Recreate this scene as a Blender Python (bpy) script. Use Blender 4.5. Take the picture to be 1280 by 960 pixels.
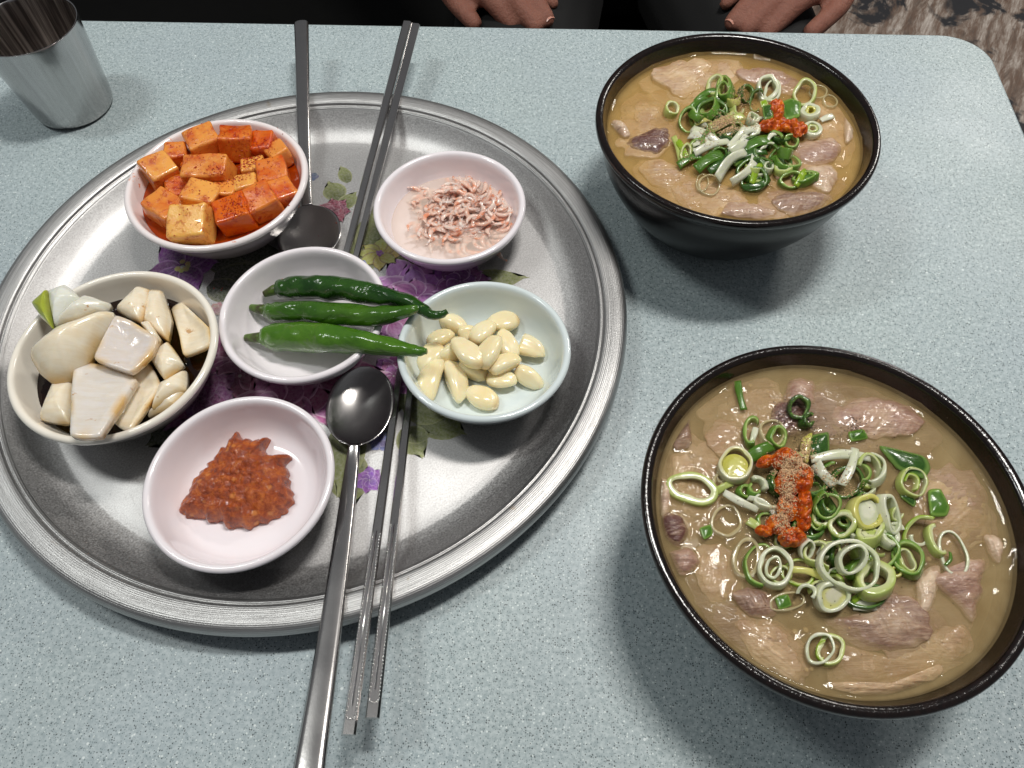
import bpy, bmesh, math, random
from mathutils import Vector, Matrix, noise
import numpy as np

for _o in list(bpy.data.objects):
    bpy.data.objects.remove(_o)
SC = bpy.context.scene
COL = SC.collection
RND = random.Random(7)

# ------------------------------------------------------------------ camera
FPX, PITCH, ROLL, CAMH = 926.26, math.radians(59.627), math.radians(-1.895), 0.3912
_r = Vector((1, 0, 0)); _u = Vector((0, math.sin(PITCH), math.cos(PITCH)))
FWD = Vector((0, math.cos(PITCH), -math.sin(PITCH)))
RGT = _r * math.cos(ROLL) + _u * math.sin(ROLL)
UPV = -_r * math.sin(ROLL) + _u * math.cos(ROLL)
CAM = Vector((0, 0, CAMH))
cam = bpy.data.cameras.new('camera')
cam.sensor_width = 36; cam.sensor_fit = 'HORIZONTAL'; cam.lens = 36 * FPX / 1280
cam.clip_start = 0.02; cam.clip_end = 50
camo = bpy.data.objects.new('camera', cam); COL.objects.link(camo)
camo.matrix_world = Matrix(((RGT.x, UPV.x, -FWD.x, 0), (RGT.y, UPV.y, -FWD.y, 0), (RGT.z, UPV.z, -FWD.z, CAMH), (0, 0, 0, 1)))
SC.camera = camo

# ------------------------------------------------------------------ light: a dim dining room under two ceiling lamps, plus an added fill lamp
world = bpy.data.worlds.new('World'); SC.world = world; world.use_nodes = True
world.node_tree.nodes['Background'].inputs[0].default_value = (0.92, 0.95, 1.0, 1)
world.node_tree.nodes['Background'].inputs[1].default_value = 0.14


def ceiling_or_fill_lamp(loc, sx, sy, watts, col, rz=0.0):
    l = bpy.data.lights.new('ceiling_or_fill_lamp', 'AREA'); l.shape = 'RECTANGLE'
    l.size = sx; l.size_y = sy; l.energy = watts; l.color = col
    o = bpy.data.objects.new('ceiling_or_fill_lamp', l); COL.objects.link(o)
    o.location = loc; o.rotation_euler = (0, 0, rz)
    return o


ceiling_or_fill_lamp((0.34, 0.57, 1.55), 0.40, 0.14, 18.5, (1.0, 0.97, 0.92), 0.1)
ceiling_or_fill_lamp((-0.85, 0.50, 1.55), 0.40, 0.14, 8.0, (0.97, 1.0, 0.97), 0.1)
ceiling_or_fill_lamp((1.75, 2.0, 1.55), 0.60, 0.30, 24.0, (1.0, 0.95, 0.88), 0.1)  # unseen fill lamp added to brighten the floor beyond the table

SC.view_settings.view_transform = 'Standard'; SC.view_settings.look = 'None'
SC.view_settings.exposure = 0.0; SC.view_settings.gamma = 1.0
SC.view_settings.use_curve_mapping = False
SC.render.engine = 'CYCLES'
SC.cycles.use_denoising = True
SC.cycles.max_bounces = 10; SC.cycles.transparent_max_bounces = 32
SC.cycles.sample_clamp_indirect = 6.0
SC.cycles.caustics_reflective = False; SC.cycles.caustics_refractive = False


# ------------------------------------------------------------------ geometry helpers
def at(px, py, z):
    """photo pixel (1280 x 960) -> point on the horizontal plane z"""
    d = RGT * ((px - 640) / FPX) - UPV * ((py - 480) / FPX) + FWD
    t = (z - CAMH) / d.z
    return CAM + d * t


def mpp(px, py, z):
    """metres per pixel there"""
    return (at(px, py, z) - CAM).dot(FWD) / FPX


def C(r, g, b, k=1.0):
    def f(v):
        v /= 255.0
        return (v / 12.92 if v <= 0.04045 else ((v + 0.055) / 1.055) ** 2.4) * k
    return (f(r), f(g), f(b), 1.0)


def mesh(name, V, F, mat=None, smooth=True, uv=None, mats=None, fmat=None, vcol=None):
    m = bpy.data.meshes.new(name)
    m.from_pydata([tuple(v) for v in V], [], [tuple(f) for f in F])
    for mm in (mats or [mat]):
        if mm: m.materials.append(mm)
    if fmat is not None:
        m.polygons.foreach_set('material_index', fmat)
    if smooth:
        m.polygons.foreach_set('use_smooth', [True] * len(m.polygons))
    if vcol is not None:
        a = m.color_attributes.new('tint', 'FLOAT_COLOR', 'POINT')
        a.data.foreach_set('color', [c for v in vcol for c in v])
    m.update()
    return m


def obj(name, me, parent=None, loc=None, rot=None, label=None, cat=None, group=None, kind=None):
    o = bpy.data.objects.new(name, me); COL.objects.link(o)
    if loc is not None: o.location = loc
    if rot is not None: o.rotation_euler = rot
    if parent is not None: o.parent = parent
    if label: o['label'] = label
    if cat: o['category'] = cat
    if group: o['group'] = group
    if kind: o['kind'] = kind
    return o


def empty(name, loc, label, cat, group=None, rot=None):
    return obj(name, None, None, loc, rot, label, cat, group)


def cat_rom(P, sub, closed=False):
    P = [Vector(p) for p in P]; n = len(P); out = []
    rng = range(n if closed else n - 1)
    for i in rng:
        if closed: a, b, c, d = P[(i - 1) % n], P[i], P[(i + 1) % n], P[(i + 2) % n]
        else: a, b, c, d = P[max(i - 1, 0)], P[i], P[i + 1], P[min(i + 2, n - 1)]
        for k in range(sub):
            t = k / sub
            out.append(0.5 * ((2 * b) + (c - a) * t + (2 * a - 5 * b + 4 * c - d) * t * t + (3 * b - a - 3 * c + d) * t ** 3))
    if not closed: out.append(P[-1])
    return out


def lathe(profile, n=96, sub=4, wob=0.0, seed=0):
    pr = cat_rom([(p[0], p[1], 0) for p in profile], sub)
    V, F = [], []
    cols = []
    for p in pr:
        r = max(p.x, 0.0)
        if r < 1e-5:
            cols.append([len(V)]); V.append((0, 0, p.y)); continue
        row = []
        for k in range(n):
            a = 2 * math.pi * k / n
            w = 1 + wob * noise.noise(Vector((math.cos(a) * 1.3 + seed, math.sin(a) * 1.3, p.y * 20)))
            row.append(len(V)); V.append((r * w * math.cos(a), r * w * math.sin(a), p.y))
        cols.append(row)
    fr = []
    for i in range(len(cols) - 1):
        A, B = cols[i], cols[i + 1]
        if len(A) == 1 and len(B) == 1: continue
        for k in range(n):
            k2 = (k + 1) % n
            if len(A) == 1: F.append((A[0], B[k], B[k2]))
            elif len(B) == 1: F.append((A[k], B[0], A[k2]))
            else: F.append((A[k], B[k], B[k2], A[k2]))
            fr.append(0.5 * (pr[i].x + pr[i + 1].x))
    return V, F, fr


def tube(P, R, n=12, cap=True, flat=None, wrink=0.0, seed=0, up=None):
    """sweep along P with radii R; flat = (w, h) factors"""
    P = [Vector(p) for p in P]; V, F = [], []
    up = up or Vector((0, 0, 1))
    for i, p in enumerate(P):
        t = (P[min(i + 1, len(P) - 1)] - P[max(i - 1, 0)]).normalized()
        s = t.cross(up)
        if s.length < 1e-6: s = t.cross(Vector((1, 0, 0)))
        s.normalize(); u = s.cross(t).normalized()
        fw, fh = flat or (1, 1)
        for k in range(n):
            a = 2 * math.pi * k / n
            r = R[i]
            if wrink: r *= 1 + wrink * noise.noise(Vector((math.cos(a) * 1.2 + seed, math.sin(a) * 1.2, i * 0.22 + seed)))
            V.append(p + s * (r * fw * math.cos(a)) + u * (r * fh * math.sin(a)))
    for i in range(len(P) - 1):
        for k in range(n):
            k2 = (k + 1) % n
            F.append((i * n + k, i * n + k2, (i + 1) * n + k2, (i + 1) * n + k))
    if cap:
        V.append(P[0]); a = len(V) - 1
        V.append(P[-1]); b = len(V) - 1; L = (len(P) - 1) * n
        for k in range(n):
            k2 = (k + 1) % n
            F.append((a, k2, k)); F.append((b, L + k, L + k2))
    return V, F


def join(*parts):
    V, F = [], []
    for v, f in parts:
        o = len(V); V += list(v); F += [tuple(i + o for i in q) for q in f]
    return V, F


def fbm(p, s, o=4):
    return noise.fractal(Vector(p) * s, 0.9, 2.1, o)


# ------------------------------------------------------------------ material helpers
class NT:
    def __init__(self, name):
        self.m = bpy.data.materials.new(name); self.m.use_nodes = True
        self.t = self.m.node_tree; self.n = self.t.nodes; self.b = self.n['Principled BSDF']
        self.out = self.n['Material Output']
        self.tc = self.n.new('ShaderNodeTexCoord')
        self.co = self.tc.outputs['Object']

    def new(self, typ, **kw):
        nd = self.n.new(typ)
        for k, v in kw.items():
            if hasattr(nd, k) and not isinstance(v, bpy.types.NodeSocket) and k not in [i.name for i in nd.inputs]: setattr(nd, k, v)
            else: self.put(nd.inputs[k.replace('_', ' ')] if k.replace('_', ' ') in nd.inputs else nd.inputs[k], v)
        return nd

    def put(self, sock, v):
        if isinstance(v, bpy.types.NodeSocket): self.t.links.new(v, sock)
        else: sock.default_value = v

    def set(self, **kw):
        for k, v in kw.items(): self.put(self.b.inputs[k.replace('_', ' ')], v)
        return self

    def noise(self, scale, detail=4, rough=0.55, dist=0.0, co=None, out=0):
        nd = self.n.new('ShaderNodeTexNoise'); self.t.links.new(co or self.co, nd.inputs['Vector'])
        nd.inputs['Scale'].default_value = scale; nd.inputs['Detail'].default_value = detail
        nd.inputs['Roughness'].default_value = rough; nd.inputs['Distortion'].default_value = dist
        return nd.outputs[out]

    def vor(self, scale, feat='F1', out='Distance', co=None):
        nd = self.n.new('ShaderNodeTexVoronoi'); nd.feature = feat
        self.t.links.new(co or self.co, nd.inputs['Vector']); nd.inputs['Scale'].default_value = scale
        return nd.outputs[out]

    def ramp(self, fac, *stops, interp='LINEAR'):
        nd = self.n.new('ShaderNodeValToRGB'); self.t.links.new(fac, nd.inputs[0])
        cr = nd.color_ramp; cr.interpolation = interp
        while len(cr.elements) < len(stops): cr.elements.new(0.5)
        for e, (p, c) in zip(cr.elements, stops):
            e.position = p; e.color = c if not isinstance(c, (int, float)) else (c, c, c, 1)
        return nd.outputs[0]

    def mix(self, fac, a, b, mode='MIX'):
        nd = self.n.new('ShaderNodeMix'); nd.data_type = 'RGBA'; nd.blend_type = mode
        self.put(nd.inputs[0], fac); self.put(nd.inputs[6], a); self.put(nd.inputs[7], b)
        return nd.outputs[2]

    def math(self, op, a, b=0.0, clamp=False):
        nd = self.n.new('ShaderNodeMath'); nd.operation = op; nd.use_clamp = clamp
        self.put(nd.inputs[0], a); self.put(nd.inputs[1], b)
        return nd.outputs[0]

    def scaled(self, sx, sy, sz, co=None):
        nd = self.n.new('ShaderNodeMapping'); self.t.links.new(co or self.co, nd.inputs[0])
        nd.inputs['Scale'].default_value = (sx, sy, sz)
        return nd.outputs[0]

    def bump(self, h, strength=0.3, dist=0.001, nrm=None):
        nd = self.n.new('ShaderNodeBump'); self.t.links.new(h, nd.inputs['Height'])
        nd.inputs['Strength'].default_value = strength; nd.inputs['Distance'].default_value = dist
        if nrm is not None: self.t.links.new(nrm, nd.inputs['Normal'])
        self.t.links.new(nd.outputs[0], self.b.inputs['Normal'])
        return nd.outputs[0]

    def rand(self):
        nd = self.n.new('ShaderNodeObjectInfo'); return nd.outputs['Random']

    def randco(self, k=1.0):
        """object coordinates shifted per object so that copies differ"""
        r = self.math('MULTIPLY', self.rand(), 37.0 * k)
        cm = self.n.new('ShaderNodeCombineXYZ')
        for i in range(3): self.t.links.new(r, cm.inputs[i])
        ad = self.n.new('ShaderNodeVectorMath'); ad.operation = 'ADD'
        self.t.links.new(self.co, ad.inputs[0]); self.t.links.new(cm.outputs[0], ad.inputs[1])
        return ad.outputs[0]

    def attr(self, name='tint'):
        nd = self.n.new('ShaderNodeAttribute'); nd.attribute_name = name; return nd.outputs['Color']


def simple(name, col, rough=0.5, **kw):
    t = NT(name); t.set(Base_Color=col, Roughness=rough, **kw); return t.m

# ================================================================== SETTING
# floor: worn plank-print vinyl
t = NT('floor_vinyl')
co = t.scaled(1, 1, 1)
n1 = t.noise(7, 8, 0.7, 0.4, t.scaled(5.5, 1.1, 1))
n2 = t.noise(30, 6, 0.7, 0.2, t.scaled(5, 0.7, 1))
n3 = t.noise(5.5, 5, 0.65, 0.6)
c1 = t.ramp(n1, (0.30, C(62, 52, 46)), (0.46, C(132, 116, 104)), (0.58, C(196, 186, 176)), (0.75, C(226, 218, 210)))
c2 = t.mix(t.ramp(n2, (0.4, 0.0), (0.62, 0.7)), c1, C(112, 84, 66))
c3 = t.mix(t.ramp(n3, (0.5, 0.0), (0.56, 1.0)), c2, C(38, 38, 42))
t.set(Base_Color=c3, Roughness=0.45)
M_FLOOR = t.m
YAW = -0.0809
E1 = Vector((math.cos(YAW), math.sin(YAW), 0)); E2 = Vector((-math.sin(YAW), math.cos(YAW), 0))
FZ = -0.72
Vf, Ff = [], []
for i in range(2):
    for j in range(2): Vf.append((-3 + 6 * i, -1.5 + 6 * j, 0))
fl = obj('floor', mesh('floor', Vf, [(0, 2, 3, 1)], M_FLOOR, smooth=False), None, (0, 0, FZ), (0, 0, -0.5), kind='structure')


def rounded_rect(x0, x1, y0, y1, r, n=10):
    pts = []
    for cx, cy, a0 in ((x1 - r, y1 - r, 0), (x0 + r, y1 - r, 90), (x0 + r, y0 + r, 180), (x1 - r, y0 + r, 270)):
        for k in range(n + 1):
            a = math.radians(a0 + 90 * k / n); pts.append((cx + r * math.cos(a), cy + r * math.sin(a)))
    return pts


def slab(pts, z0, z1, bev=0.002, cx=None):
    """closed outline -> solid with softened edges"""
    n = len(pts); V, F = [], []
    c = Vector((sum(p[0] for p in pts) / n, sum(p[1] for p in pts) / n))
    def ring(ins, z):
        for i, p in enumerate(pts):
            a = Vector(pts[i - 1]); b = Vector(pts[(i + 1) % n]); tn = (b - a)
            if tn.length < 1e-9: tn = Vector((1, 0))
            nr = Vector((tn.y, -tn.x)).normalized()
            V.append((p[0] - nr.x * ins, p[1] - nr.y * ins, z))
    rows = [(bev, z0), (0, z0 + bev), (0, z1 - bev), (bev * 0.3, z1 - bev * 0.3), (bev, z1)]
    for ins, z in rows: ring(ins, z)
    for k in range(len(rows) - 1):
        for i in range(n):
            j = (i + 1) % n
            F.append((k * n + i, k * n + j, (k + 1) * n + j, (k + 1) * n + i))
    F.append(tuple(range(n - 1, -1, -1))); F.append(tuple(range((len(rows) - 1) * n, len(rows) * n)))
    return V, F


# table: speckled pale blue-green laminate
t = NT('speckled_laminate')
def grains(scale, prob, r0, r1, off=0.0):
    co = t.scaled(1, 1, 1)
    if off:
        mp = co.node; mp.inputs['Location'].default_value = (off, off * 1.7, off * .3)
    v = t.n.new('ShaderNodeTexVoronoi'); v.feature = 'F1'; t.t.links.new(co, v.inputs['Vector']); v.inputs['Scale'].default_value = scale
    sp = t.n.new('ShaderNodeSeparateColor'); t.t.links.new(v.outputs['Color'], sp.inputs[0])
    rr = t.math('ADD', r0, t.math('MULTIPLY', sp.outputs[1], r1 - r0))
    inside = t.math('MULTIPLY', t.math('SUBTRACT', rr, v.outputs['Distance']), 9.0, True)
    return t.math('MULTIPLY', inside, t.math('LESS_THAN', sp.outputs[0], prob))


base = t.mix(t.ramp(t.noise(420, 3, 0.65), (0.36, 0.0), (0.64, 1.0)), C(152, 167, 169), C(188, 200, 201))
base = t.mix(t.ramp(t.noise(6, 3), (0.35, 0.0), (0.7, 0.35)), base, C(168, 180, 192))
c = t.mix(t.math('MULTIPLY', grains(1000, .60, .15, .52), .65), base, C(100, 118, 122))
c = t.mix(t.math('MULTIPLY', grains(760, .22, .15, .45, .31), .75), c, C(226, 236, 234))
c = t.mix(t.math('MULTIPLY', grains(900, .60, .10, .44, .17), .82), c, C(46, 56, 60))
c = t.mix(t.math('MULTIPLY', grains(330, .05, .12, .30, .53), .8), c, C(232, 240, 240))
c = t.mix(t.ramp(t.noise(3.2, 6, 0.65, 0.6), (0.48, 0.0), (0.72, 0.16)), c, C(120, 126, 128))
t.set(Base_Color=c, Roughness=t.ramp(t.noise(14, 4), (0.3, 0.36), (0.7, 0.50)), Specular_IOR_Level=0.35)
t.bump(t.noise(900, 2), 0.06, 0.0005)
M_TABLE = t.m
M_EDGE = simple('table_edge', C(70, 72, 72), 0.5)
M_LEG = simple('painted_steel', C(40, 40, 42), 0.4, Metallic=0.6)
table = empty('dining_table', (0, 0, FZ), 'dining table with speckled pale blue-green laminate top and rounded corner', 'table', rot=(0, 0, YAW))
TX0, TX1, TY0, TY1 = -0.86, 0.3546, -0.24, 0.5805
V, F = slab(rounded_rect(TX0, TX1, TY0, TY1, 0.036), -0.026, 0.0, 0.0018)
obj('tabletop', mesh('tabletop', V, F, M_TABLE, smooth=False), table, (0, 0, -FZ))
V, F = slab(rounded_rect(TX0 + 0.004, TX1 - 0.004, TY0 + 0.004, TY1 - 0.004, 0.032), -0.040, -0.0262, 0.002)
obj('edge_band', mesh('edge_band', V, F, M_EDGE, smooth=False), table, (0, 0, -FZ))
for x in (TX0 + 0.07, TX1 - 0.07):
    for y in (TY0 + 0.07, TY1 - 0.07):
        V, F = tube([(x, y, 0), (x, y, 0.01), (x, y, 0.02), (x, y, -FZ - 0.0405)], [0.022, 0.022, 0.018, 0.018], 16)
        obj('leg', mesh('table_leg', V, F, M_LEG), table)

# bench on the far side
t = NT('black_upholstery')
t.set(Base_Color=t.mix(t.noise(60, 4), C(4, 4, 4), C(8, 8, 8)), Roughness=0.9, Specular_IOR_Level=0.15)
t.bump(t.noise(400, 3), 0.2, 0.001)
M_BENCH = t.m
bench = empty('bench', (-0.35, 1.18, FZ), 'long black upholstered bench under the seated person', 'bench', rot=(0, 0, YAW))
V, F = slab(rounded_rect(-1.0, 0.80, -0.24, 0.26, 0.04), 0.28, 0.44, 0.03)
obj('seat', mesh('bench_seat', V, F, M_BENCH), bench)
V, F = slab(rounded_rect(-1.0, 0.80, 0.27, 0.39, 0.04), 0.20, 1.05, 0.03)
obj('backrest', mesh('bench_back', V, F, M_BENCH), bench)
for x in (-0.92, 0.72):
    for y in (-0.18, 0.20):
        V, F = tube([(x, y, 0), (x, y, 0.279)], [0.022, 0.025], 12)
        obj('leg', mesh('bench_leg', V, F, M_LEG), bench)

# ================================================================== TRAY
TRC = Vector((-0.1273, 0.2807, 0.0))
TZ = 0.003                                   # top of the tray's floor
t = NT('tray_floor_metal')
g = t.noise(1000, 3, 0.75); b_ = t.noise(22, 5, 0.6); scr = t.noise(60, 5, 0.7, 0.0, t.scaled(1, 14, 1)); scr2 = t.noise(70, 5, 0.7, 0.0, t.scaled(16, 1, 1))
col = t.mix(t.ramp(g, (0.35, 0.0), (0.65, 1.0)), (0.45, 0.44, 0.435, 1), (0.74, 0.735, 0.73, 1))
col = t.mix(t.ramp(b_, (0.35, 0.0), (0.75, 0.45)), col, (0.36, 0.35, 0.35, 1))
t.set(Base_Color=col, Metallic=1.0, Roughness=t.math('ADD', t.math('MULTIPLY', b_, 0.16), t.math('ADD', 0.20, t.math('MULTIPLY', g, 0.44))))
h = t.math('ADD', t.math('MULTIPLY', g, 1.0), t.math('ADD', t.math('MULTIPLY', t.ramp(scr, (0.62, 0.0), (0.70, 1.0)), 0.6), t.math('MULTIPLY', t.ramp(scr2, (0.64, 0.0), (0.70, 1.0)), 0.6)))
t.bump(h, 0.18, 0.0004)
M_TFLOOR = t.m
t = NT('tray_rim_metal')
sx = t.n.new('ShaderNodeSeparateXYZ'); t.t.links.new(t.co, sx.inputs[0])
rad = t.math('SQRT', t.math('ADD', t.math('MULTIPLY', sx.outputs[0], sx.outputs[0]), t.math('MULTIPLY', sx.outputs[1], sx.outputs[1])))
cm = t.n.new('ShaderNodeCombineXYZ'); t.t.links.new(t.math('MULTIPLY', rad, 60.0), cm.inputs[0]); t.t.links.new(t.math('MULTIPLY', sx.outputs[2], 40.0), cm.inputs[1])
ang = t.math('MULTIPLY', t.math('ARCTAN2', sx.outputs[1], sx.outputs[0]), 0.12); t.t.links.new(ang, cm.inputs[2])
rings = t.noise(26, 4, 0.75, 0, cm.outputs[0])
gr = t.noise(1400, 2, 0.7)
col = t.mix(t.ramp(rings, (0.3, 0.0), (0.7, 1.0)), (0.30, 0.295, 0.29, 1), (0.62, 0.615, 0.61, 1))
col = t.mix(t.ramp(t.noise(55, 5, 0.7), (0.66, 0.0), (0.72, 0.5)), col, C(150, 132, 104))
t.set(Base_Color=col, Metallic=1.0, Roughness=t.math('ADD', 0.30, t.math('MULTIPLY', gr, 0.26)))
ridge = t.math('MULTIPLY', t.math('ADD', t.math('SINE', t.math('MULTIPLY', rad, 6400.0)), 1.0), 0.13)
t.bump(t.math('ADD', t.math('ADD', t.math('MULTIPLY', rings, 0.7), ridge), t.math('MULTIPLY', gr, 0.5)), 0.5, 0.0004)
M_TRIM = t.m
prof = [(0, 0.003), (0.06, 0.003), (0.12, 0.003), (0.157, 0.003), (0.1645, 0.0040), (0.1715, 0.0074), (0.1775, 0.0126), (0.1818, 0.0170), (0.1840, 0.0190), (0.1850, 0.0186),
        (0.1862, 0.0207), (0.1900, 0.0216), (0.1950, 0.0219), (0.1982, 0.0208), (0.1998, 0.0185), (0.2002, 0.0160), (0.1990, 0.0140), (0.1970, 0.0135),
        (0.1955, 0.0150), (0.1890, 0.0165), (0.1800, 0.0125), (0.1725, 0.0060), (0.1650, 0.0015), (0.157, 0.0002), (0.1, 0.0002), (0, 0.0002)]
V, F, fr = lathe(prof, 200, 3)
fm = [0 if r < 0.1815 else 1 for r in fr]
tray = obj('serving_tray', mesh('serving_tray', V, F, mats=[M_TFLOOR, M_TRIM], fmat=fm), None, TRC, (0, 0, 0.4),
           'large round dull aluminium tray printed with purple flowers', 'tray')
TRAY_INV = Matrix.Translation(TRC) @ Matrix.Rotation(0.4, 4, 'Z')
TRAY_INV = TRAY_INV.inverted()

# the printed flowers: flat ink on the tray's floor
t = NT('printed_ink')
ink = t.mix(t.ramp(t.noise(500, 4, 0.7), (0.35, 0.0), (0.7, 0.35)), t.attr(), (0.66, 0.62, 0.64, 1))
ink = t.mix(t.ramp(t.noise(90, 4, 0.65), (0.45, 0.0), (0.70, 0.25)), ink, t.mix(1.0, t.attr(), (0.42, 0.36, 0.45, 1), 'MULTIPLY'))
t.set(Base_Color=ink, Roughness=0.38, Metallic=0.35)
t.bump(t.noise(1500, 3, 0.7), 0.2, 0.0003)
M_INK = t.m
_pz = [0.00012]


def ink_obj(name, V, F, cols):
    W = [TRAY_INV @ v for v in V]
    c = sum(W, Vector()) / len(W)
    m = mesh(name, [w - c for w in W], F, M_INK, smooth=False, vcol=cols)
    # all ink keeps one texture space
    o = obj(name, m, tray, c)
    return o


def petal(V, F, cols, base, tip, wid, cin, cout, edge, z, curl=0.0, n=9):
    d = tip - base; L = d.length; d = d / L; s = Vector((-d.y, d.x, 0))
    rows = 7
    o = len(V)
    for i in range(rows + 1):
        u = i / rows
        w = wid * (math.sin(math.pi * min(1.0, u * 0.93 + 0.05)) ** 0.62)
        for k in range(n):
            q = k / (n - 1) * 2 - 1
            p = base + d * (L * u * (1 - 0.13 * abs(q) ** 2 + 0.04 * math.sin(q * 7 + u * 3 + curl * 9))) + s * (w * q + curl * L * u * u)
            V.append(Vector((p.x, p.y, TZ + z)))
            e = (abs(q) > 0.93) or i == rows
            vein = 0.15 * math.cos(q * 14)
            a = min(1, max(0, u + vein))
            cc = edge if e else tuple(cin[j] * (1 - a) + cout[j] * a for j in range(3)) + (1,)
            cols.append(cc)
    for i in range(rows):
        for k in range(n - 1):
            a = o + i * n + k
            F.append((a, a + 1, a + n + 1, a + n))


def flower(px, py, r, layers, cin, cout, edge, heart=None, seed=0, n=8):
    rr = random.Random(seed)
    c = at(px, py, TZ); V, F, cols = [], [], []
    z0 = _pz[0]
    for l in range(layers):
        R = r * (1 - 0.72 * l / max(layers, 1))
        m = max(4, n - l)
        for k in range(m):
            a = 2 * math.pi * (k + 0.5 * (l % 2) + rr.uniform(-.15, .15)) / m
            d = Vector((math.cos(a), math.sin(a), 0))
            k1 = rr.uniform(0.75, 1.15)
            ci = tuple(v * k1 for v in cin[:3]); c2 = tuple(v * rr.uniform(0.8, 1.15) for v in cout[:3])
            petal(V, F, cols, c + d * R * 0.06, c + d * R * rr.uniform(0.88, 1.05), R * 2.5 / m * rr.uniform(0.9, 1.15), ci, c2, edge, z0 + 0.000004 * (len(V) // 72), rr.uniform(-.12, .12))
        z0 += 0.00001
    if heart:
        for k in range(9):
            a = rr.uniform(0, 6.28); q = r * 0.17 * math.sqrt(rr.random())
            p = c + Vector((math.cos(a), math.sin(a), 0)) * q; o = len(V); z0 += 0.000002
            for j in range(6):
                V.append(Vector((p.x + r * .075 * math.cos(j * 1.047), p.y + r * .075 * math.sin(j * 1.047), TZ + z0 + 0.00016))); cols.append(tuple(h * rr.uniform(.8, 1.2) for h in heart[:3]) + (1,))
            F.append(tuple(range(o, o + 6)))
    _pz[0] = z0 + 0.00013 if z0 < 0.0005 else 0.00012 + RND.random() * 0.00006
    return ink_obj('printed_flower', V, F, cols)


def leaf(p0, p1, wid, ca, cb, edge, curl=0.1):
    a = at(*p0, TZ); b = at(*p1, TZ); V, F, cols = [], [], []
    petal(V, F, cols, a, b, wid, ca, cb, edge, 0.00004 + RND.random() * 0.00007, curl)
    return ink_obj('printed_leaf', V, F, cols)


OL, OL2, OLE = C(88, 98, 44), C(140, 148, 84), C(164, 168, 112)
DG, DG2 = C(38, 46, 24), C(70, 78, 44)
for a in [((436, 228), (424, 208), .0050), ((424, 250), (412, 226), .0085), ((424, 262), (446, 240), .0065), ((462, 320), (484, 252), .016), ((452, 345), (452, 262), .013), ((484, 330), (502, 262), .012),
          ((575, 352), (660, 345), .0085), ((500, 330), (545, 305), .010), ((505, 345), (560, 330), .009), ((440, 520), (420, 620), .012), ((436, 560), (424, 640), .013), ((506, 535), (524, 575), .009), ((520, 515), (585, 536), .012), ((505, 505), (560, 520), .010),
          ((503, 545), (540, 540), .006), ((470, 560), (490, 545), .004), ((505, 470), (492, 520), .007), ((600, 500), (700, 470), .010)]:
    leaf(a[0], a[1], a[2], OL, OL2, OLE, RND.uniform(-.15, .15))
for a in [((240, 520), (182, 555), .013), ((262, 505), (215, 530), .011), ((262, 330), (330, 322), .013), ((268, 345), (335, 345), .011), ((300, 318), (350, 312), .010), ((262, 355), (300, 372), .010)]:
    leaf(a[0], a[1], a[2], DG, DG2, C(108, 112, 76), RND.uniform(-.15, .15))
PLI, PLO, PLE = C(116, 40, 88), C(178, 100, 150), C(224, 184, 208)
VI, VO, VE = C(150, 60, 150), C(210, 138, 210), C(236, 204, 238)
flower(300, 470, .040, 4, PLI, PLO, PLE, None, 3, 9)
flower(400, 470, .040, 4, PLI, C(186, 104, 156), PLE, None, 5, 9)
flower(350, 505, .034, 3, PLI, PLO, PLE, None, 6, 8)
flower(250, 500, .026, 3, C(84, 30, 80), C(140, 72, 134), C(150, 104, 150), None, 8, 8)
flower(520, 372, .040, 4, VI, VO, VE, None, 11, 9)
flower(575, 352, .022, 3, C(110, 40, 120), C(166, 90, 176), VE, None, 12, 7)
flower(490, 402, .026, 3, C(150, 60, 130), C(204, 140, 200), C(226, 190, 226), None, 13, 8)
flower(492, 470, .018, 3, C(130, 40, 110), C(190, 110, 180), VE, None, 14, 8)
flower(228, 334, .027, 1, C(86, 24, 96), C(142, 66, 156), C(178, 126, 190), C(190, 172, 96), 15, 8)
flower(475, 317, .0155, 1, C(160, 146, 52), C(186, 178, 92), C(120, 84, 70), C(126, 60, 134), 17, 8)
flower(418, 264, .0125, 3, C(104, 26, 50), C(150, 62, 88), C(196, 150, 160), None, 18, 7)
flower(462, 600, .0090, 2, C(104, 40, 140), C(160, 92, 190), C(206, 170, 220), None, 19, 7)
flower(476, 552, .0080, 2, C(86, 80, 150), C(150, 146, 200), C(190, 190, 220), None, 20, 6)
flower(448, 335, .0085, 2, C(96, 92, 150), C(150, 150, 196), C(190, 190, 220), None, 21, 6)
flower(271, 387, .0060, 2, C(150, 96, 100), C(186, 150, 150), C(200, 180, 180), None, 22, 6)
flower(391, 221, .0050, 1, C(70, 90, 130), C(110, 124, 150), C(150, 150, 160), None, 23, 5)


# ================================================================== DISHES
def dish_mat(name, c, rough=0.14, stain=None):
    t = NT(name)
    col = t.mix(t.ramp(t.noise(40, 3), (0.3, 0.0), (0.7, 0.25)), c, tuple(v * 0.93 for v in c[:3]) + (1,))
    if stain:
        n = t.noise(85, 5, 0.65)
        sz = t.n.new('ShaderNodeSeparateXYZ'); t.t.links.new(t.co, sz.inputs[0])
        col = t.mix(t.ramp(n, (0.655, 0.0), (0.70, 0.85)), col, stain)
    t.set(Base_Color=col, Roughness=rough, Specular_IOR_Level=0.5, Subsurface_Weight=0.08, Subsurface_Radius=(0.002, 0.0018, 0.0016), Coat_Weight=0.35, Coat_Roughness=0.05)
    t.bump(t.noise(30, 2), 0.05, 0.001)
    return t.m


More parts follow.
